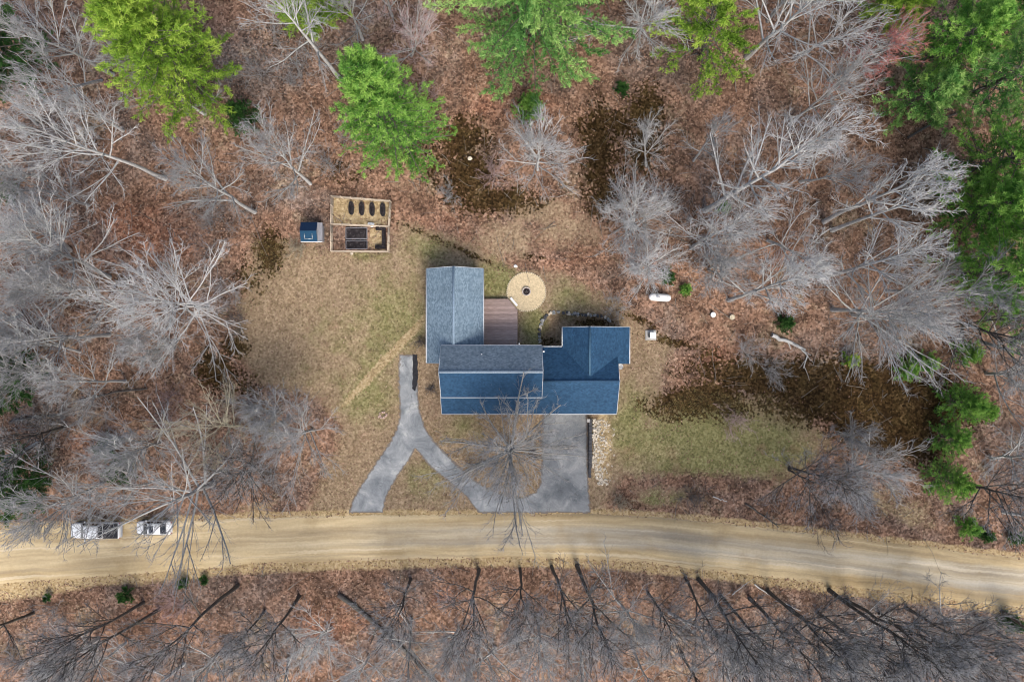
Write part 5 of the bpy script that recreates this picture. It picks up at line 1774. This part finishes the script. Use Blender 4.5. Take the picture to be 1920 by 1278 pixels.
sh = [
    (842, 365, 1.9, 2.2, 'tw_grey', 'small round grey shrub in the mossy ground right of the garden'),
    (1300, 925, 2.4, 2.0, 'tw_dark', 'dark leafless shrub below the green lawn at right'),
    (1375, 790, 2.4, 1.8, 'tw_pink', 'low brown shrub on the green lawn beside the wet ground'),
    (1400, 655, 2.8, 3.0, 'tw_pale', 'pale feathery shrub left of the fallen grey log'),
    (1445, 690, 2.4, 2.4, 'tw_grey', 'grey shrub at the upper rim of the wet ground under the fallen log'),
    (1155, 575, 2.2, 1.8, 'tw_grey', 'grey brush at the woods edge behind the short blue wing'),
    (1165, 940, 1.6, 1.2, 'tw_tan', 'low tan brush on the verge right of the garage driveway'),
    (1540, 985, 3.2, .7, 'tw_dark', 'low dark brush pile along the verge of the road'),
    (1600, 940, 2.6, 2.0, 'tw_grey', 'blue-grey brush just above the verge right of the green lawn'),
    (930, 330, 2.6, 1.6, 'tw_pink', 'reddish low brush left of the starburst tree'),
    (500, 905, 3.0, 3.0, 'tw_grey', 'grey brush between lawn corner and road'),
    (790, 640, 1.2, 1.0, 'tw_dark', 'dark low brush beside the head of the driveway'),
    (810, 730, .8, .6, 'tw_dark', 'dry brown plant between driveway and house front'),
    (430, 560, 2.6, 2.2, 'tw_grey', 'grey brush at the left rim of the lawn'),
    (445, 610, 2.2, 1.8, 'tw_dark', 'dark brush at the left rim of the lawn under the round crowned tree'),
    (560, 470, 1.6, 1.4, 'tw_tan', 'dry tan brush below the blue roofed shed'),
    (895, 870, 1.9, 1.5, 'tw_dark', 'dark brush under the left side of the yard tree'),
    (1000, 850, 1.2, 1.0, 'tw_dark', 'dark brush at the foot of the yard tree beside the garage driveway'),
    (100, 1150, 2.6, 2.2, 'tw_grey', 'grey brush on the bank below the road at left'),
    (330, 1130, 3.0, 1.2, 'tw_pink', 'low pinkish brush beside the green shrub below the road'),
    (1640, 1130, 3.0, 1.6, 'tw_grey', 'grey brush spilling over the sandy verge below the road'),
    (1740, 1140, 2.8, 1.6, 'tw_grey', 'grey brush under the verge towards the lower right corner'),
]
for i, (px_, py_, r_, h_, tw_, lb_) in enumerate(sh):
    shrub(500 + i, px_, py_, r_, h_, lb_, tw_, 24)
rb = np.random.default_rng(77)
areas = [  # cx, cy, rx, ry, count, label, twig
    (520, 90, 110, 80, 11, 'low purple-grey brush between the two upper left pines', 'tw_grey'),
    (100, 290, 100, 80, 7, 'low grey brush under the pale fan tree at left', 'tw_grey'),
    (620, 290, 60, 50, 5, 'grey brush between the shed and the leaning pine', 'tw_grey'),
    (110, 770, 120, 70, 9, 'dim grey brush in the shaded woods at the left edge', 'tw_grey'),
    (430, 440, 60, 50, 5, 'grey brush left of the blue roofed shed', 'tw_grey'),
    (1240, 440, 110, 80, 10, 'pale brush among the many stemmed trees behind the blue wing', 'tw_pale'),
    (1390, 320, 90, 60, 6, 'thin grey brush around the long diagonal tree', 'tw_grey'),
    (1650, 640, 110, 40, 8, 'hanging grey brush above the wet ground', 'tw_grey'),
    (1870, 850, 50, 70, 6, 'pale brush at the right edge above the verge', 'tw_pale'),
    (1050, 1200, 150, 60, 12, 'hazy grey brush below the four trunks in line', 'tw_grey'),
    (1600, 1230, 260, 40, 14, 'grey brush along the floor of the dense stand', 'tw_grey'),
    (150, 1230, 150, 40, 8, 'grey brush in the lower left corner woods', 'tw_grey'),
    (460, 790, 70, 50, 6, 'olive grey brush at the lower corner of the lawn', 'tw_tan'),
    (780, 150, 50, 40, 5, 'pinkish low brush between leaning pine and star shaped pine', 'tw_pink'),
    (1520, 210, 70, 40, 4, 'dark thin brush under the open branched trees', 'tw_dark'),
    (330, 760, 90, 40, 5, 'brown brush left of the yellowish limbed tree', 'tw_pink'),
]
k = 0
for cx, cy, rx, ry, n, lb_, tw_ in areas:
    VV, QQ, TT, of = [], [], [], 0
    for j in range(int(n * 1.2)):
        a, d = rb.uniform(0, 6.28), math.sqrt(rb.uniform())
        b, v, f = shrub_geo(600 + k, cx + rx * d * math.cos(a), cy + ry * d * math.sin(a), rb.uniform(1.5, 3.2), rb.uniform(1.2, 3.2), 11, .5)
        VV.append(v + b)
        QQ += [f[0] + of, f[1] + of]
        TT.append(f[2] + of)
        of += len(v)
        k += 1
    tag(link('undergrowth', mesh_np('undergrowth', np.concatenate(VV), QQ + TT), M[tw_]), lb_, 'undergrowth', None, 'stuff')


# ------------------------------------------------------------------ fallen wood
def log(seed, pxs, r0, r1, mat, label, z0=.1, nsub=5, name='fallen_log', zs=None):
    rg = np.random.default_rng(seed)
    P = np.array([G(a, b) for a, b in pxs])
    b0 = P[0].copy()
    s = np.linspace(0, 1, 9)
    seg_ = np.linspace(0, 1, len(P))
    pts = np.stack([np.interp(s, seg_, P[:, i]) for i in range(3)], 1) + rg.normal(0, .05, (9, 3))
    pts[:, 2] += z0 + (np.interp(s, np.linspace(0, 1, len(zs)), zs) if zs is not None else 0)
    rad = np.linspace(r0, r1, 9)
    V_, F_ = [], []
    v, q_ = tubes((pts - b0)[None], rad[None], 7)
    V_.append(v); F_.append(q_)
    if nsub:
        Pb, Db, t_, _ = sprout(rg, (pts - b0)[None], nsub, .3, 1, .5, 1.0)
        Db[:, 2] = np.abs(Db[:, 2])
        pl = grow(rg, Pb, Db, rg.uniform(.8, 2.4, nsub), 4, .15, 0)
        v, q_ = tubes(pl, np.full((nsub, 1), r1 * .6 + .012) * np.linspace(1, .4, 4), 4, len(V_[0]))
        V_.append(v); F_.append(q_)
    o = link(name, mesh_np(name, np.concatenate(V_), F_, None, True), M[mat], None, b0)
    return tag(o, label, 'log')


log(901, [(636, 1112), (700, 1165), (760, 1220), (825, 1290)], .30, .20, 'bark_dark', 'thick dark fallen trunk lying diagonally in the woods below the road', .25, 4)
log(902, [(1446, 628), (1478, 640), (1508, 656)], .26, .17, 'bark_pale', 'pale grey fallen log above the wet ground', .2, 3)
log(903, [(1500, 650), (1512, 668), (1506, 690)], .12, .06, 'bark_pale', 'short pale broken branch at the end of the fallen log', .15, 3)
log(904, [(1337, 930), (1363, 940)], .07, .05, 'bark_pale', 'short pale stick on the brown verge above the road', .08, 0)
log(905, [(1398, 944), (1430, 965), (1460, 988)], .10, .05, 'bark_dark', 'thin dark fallen branch reaching the road verge', .1, 4)
log(906, [(1412, 1093), (1450, 1118), (1500, 1145)], .09, .05, 'bark_pale', 'pale fallen limb at the upper edge of the dense stand', .3, 3)
log(907, [(1372, 1112), (1398, 1092)], .08, .05, 'bark_pale', 'short pale branch beside the thick knotted trunk', .3, 1)
log(908, [(1586, 1166), (1620, 1145), (1662, 1105)], .08, .03, 'bark_pale', 'pale forked branch stretching to the sandy verge', .8, 6)
log(909, [(150, 750), (215, 735), (275, 728)], .13, .07, 'bark_dark', 'dark fallen branch in the leaves below the round crowned tree', .1, 2)
log(910, [(1700, 258), (1770, 222), (1800, 210)], .16, .08, 'bark_dark', 'dark fallen trunk in the shade between the right edge pines', .2, 2)
log(911, [(20, 790), (70, 780), (120, 778)], .2, .12, 'bark_dark', 'dark fallen trunk near the left edge in the shaded woods', .15, 2)
log(912, [(1310, 935), (1330, 925)], .05, .03, 'bark_dark', 'small dark stick under the dark shrub by the lawn', .06, 0)

# ------------------------------------------------------------------ fallen leaves and grass
rl = np.random.default_rng(9)


def on_road_or_drive(px_, py_):
    m = (py_ > np.interp(px_, rnx, rny) + 4) & (py_ < np.interp(px_, rsx, rsy) - 4)
    m |= poly_sd(px_, py_, DRIVE) > -1
    m |= (px_ > 792) & (px_ < 1185) & (py_ > 490) & (py_ < 782) & (poly_sd(px_, py_, [(907, 490), (1185, 490), (1185, 610), (1050, 610), (1050, 650), (907, 650)]) < 0)
    m |= np.hypot(px_ - 987, py_ - 547) < 38
    m |= (px_ > 905) & (px_ < 972) & (py_ > 556) & (py_ < 655)
    return m


N = 150000
lx, ly = rl.uniform(-40, 1960, N), rl.uniform(-40, 1318, N)
inl = poly_sd(lx, ly, LAWN)
ok = ~on_road_or_drive(lx, ly) & (rl.uniform(size=N) < np.where(inl > 0, np.clip(.34 - inl / 260, .05, .34), 1.0))
lx, ly = lx[ok], ly[ok]
from_dark = np.zeros(len(lx))
for b_ in DARKB:
    a_ = R(b_[5]) if len(b_) > 5 else 0.0
    u_, w_ = (lx - b_[0]) * math.cos(a_) + (ly - b_[1]) * math.sin(a_), -(lx - b_[0]) * math.sin(a_) + (ly - b_[1]) * math.cos(a_)
    from_dark = np.maximum(from_dark, b_[4] * np.clip(1.25 - np.hypot(u_ / b_[2], w_ / b_[3]) * .75, 0, 1))
drift = sstep(-.35, .35, wavy(lx / 28 + 7, ly / 28, .9) + .5 * wavy(lx / 9, ly / 9 + 4, .9))
ok = (rl.uniform(size=len(lx)) > sstep(.3, .6, from_dark) * .95) & (rl.uniform(size=len(lx)) < .35 + .65 * drift)
lx, ly = lx[ok], ly[ok]
n = len(lx)
hzv = height(lx, ly)
c = np.stack([(lx - 960) / KP, (639 - ly) / KP, hzv + rl.uniform(.015, .07, n)], 1)
nrm = norm(np.stack([rl.normal(0, .38, n), rl.normal(0, .38, n), np.ones(n)], 1))
a = norm(np.cross(nrm, rl.normal(size=(n, 3))))
b = np.cross(nrm, a)
s = rl.uniform(.06, .15, n)[:, None]
V = np.stack([c - a * s, c - b * s * .55 + nrm * s * .12, c + a * s, c + b * s * .55 + nrm * s * .12], 1).reshape(-1, 3)
tint = np.repeat(np.clip(rl.beta(2.0, 2.4, n) * .8 + .1 + .30 * wavy(lx / 40, ly / 40, 1.0) * (.5 + .5 * wavy(lx / 90 + 3, ly / 70, 1.2)), 0, 1), 4)
me = mesh_np('fallen_leaves', V, [np.arange(n * 4).reshape(-1, 4)], {'tint': tint})
tag(link('fallen_leaves', me, M['leaf']), 'brown and rust fallen leaves covering the woodland floor', 'leaves', None, 'stuff')

N = 2600
lx, ly = rl.uniform(-40, 1960, N), rl.uniform(-40, 1318, N)
ok = ~on_road_or_drive(lx, ly) & (poly_sd(lx, ly, LAWN) < -12) & ~((ly > np.interp(lx, rnx, rny) - 8) & (ly < np.interp(lx, rsx, rsy) + 8))
lx, ly = lx[ok], ly[ok]
n = len(lx)
P = np.stack([(lx - 960) / KP, (639 - ly) / KP, height(lx, ly) + .06], 1)
th = rl.uniform(0, 6.283, n)
D = np.stack([np.cos(th), np.sin(th), rl.normal(0, .07, n) + .03], 1)
pl = grow(rl, P, D, rl.gamma(2.0, .75, n) + .3, 4, .12, .0)
v, q_ = tubes(pl, (rl.uniform(.014, .05, n))[:, None] * np.linspace(1, .4, 4), 3)
tag(link('fallen_twigs', mesh_np('fallen_twigs', v, [q_]), M['bark_fallen']), 'broken grey sticks strewn over the woodland floor', 'sticks', None, 'stuff')

N = 80000
lx, ly = rl.uniform(430, 1560, N), rl.uniform(410, 970, N)
ok = (poly_sd(lx, ly, LAWN) > -6) & ~on_road_or_drive(lx, ly)
lx, ly = lx[ok], ly[ok]
n = len(lx)
c = np.stack([(lx - 960) / KP, (639 - ly) / KP, height(lx, ly) - .01], 1)
th = rl.uniform(0, 6.283, n)
L = rl.uniform(.08, .22, n)[:, None]
d = norm(np.stack([np.cos(th), np.sin(th), rl.uniform(.4, 1.4, n)], 1)) * L
w = np.stack([-np.sin(th), np.cos(th), np.zeros(n)], 1) * .022
V = np.stack([c - w, c + w, c + d], 1).reshape(-1, 3)
tint = np.repeat(np.clip(rl.beta(2, 2, n), 0, 1), 3)
me = mesh_np('lawn_grass', V, [np.arange(n * 3).reshape(-1, 3)], {'tint': tint})
tag(link('lawn_grass', me, M['grass']), 'dry patchy lawn grass around the house', 'grass', None, 'stuff')
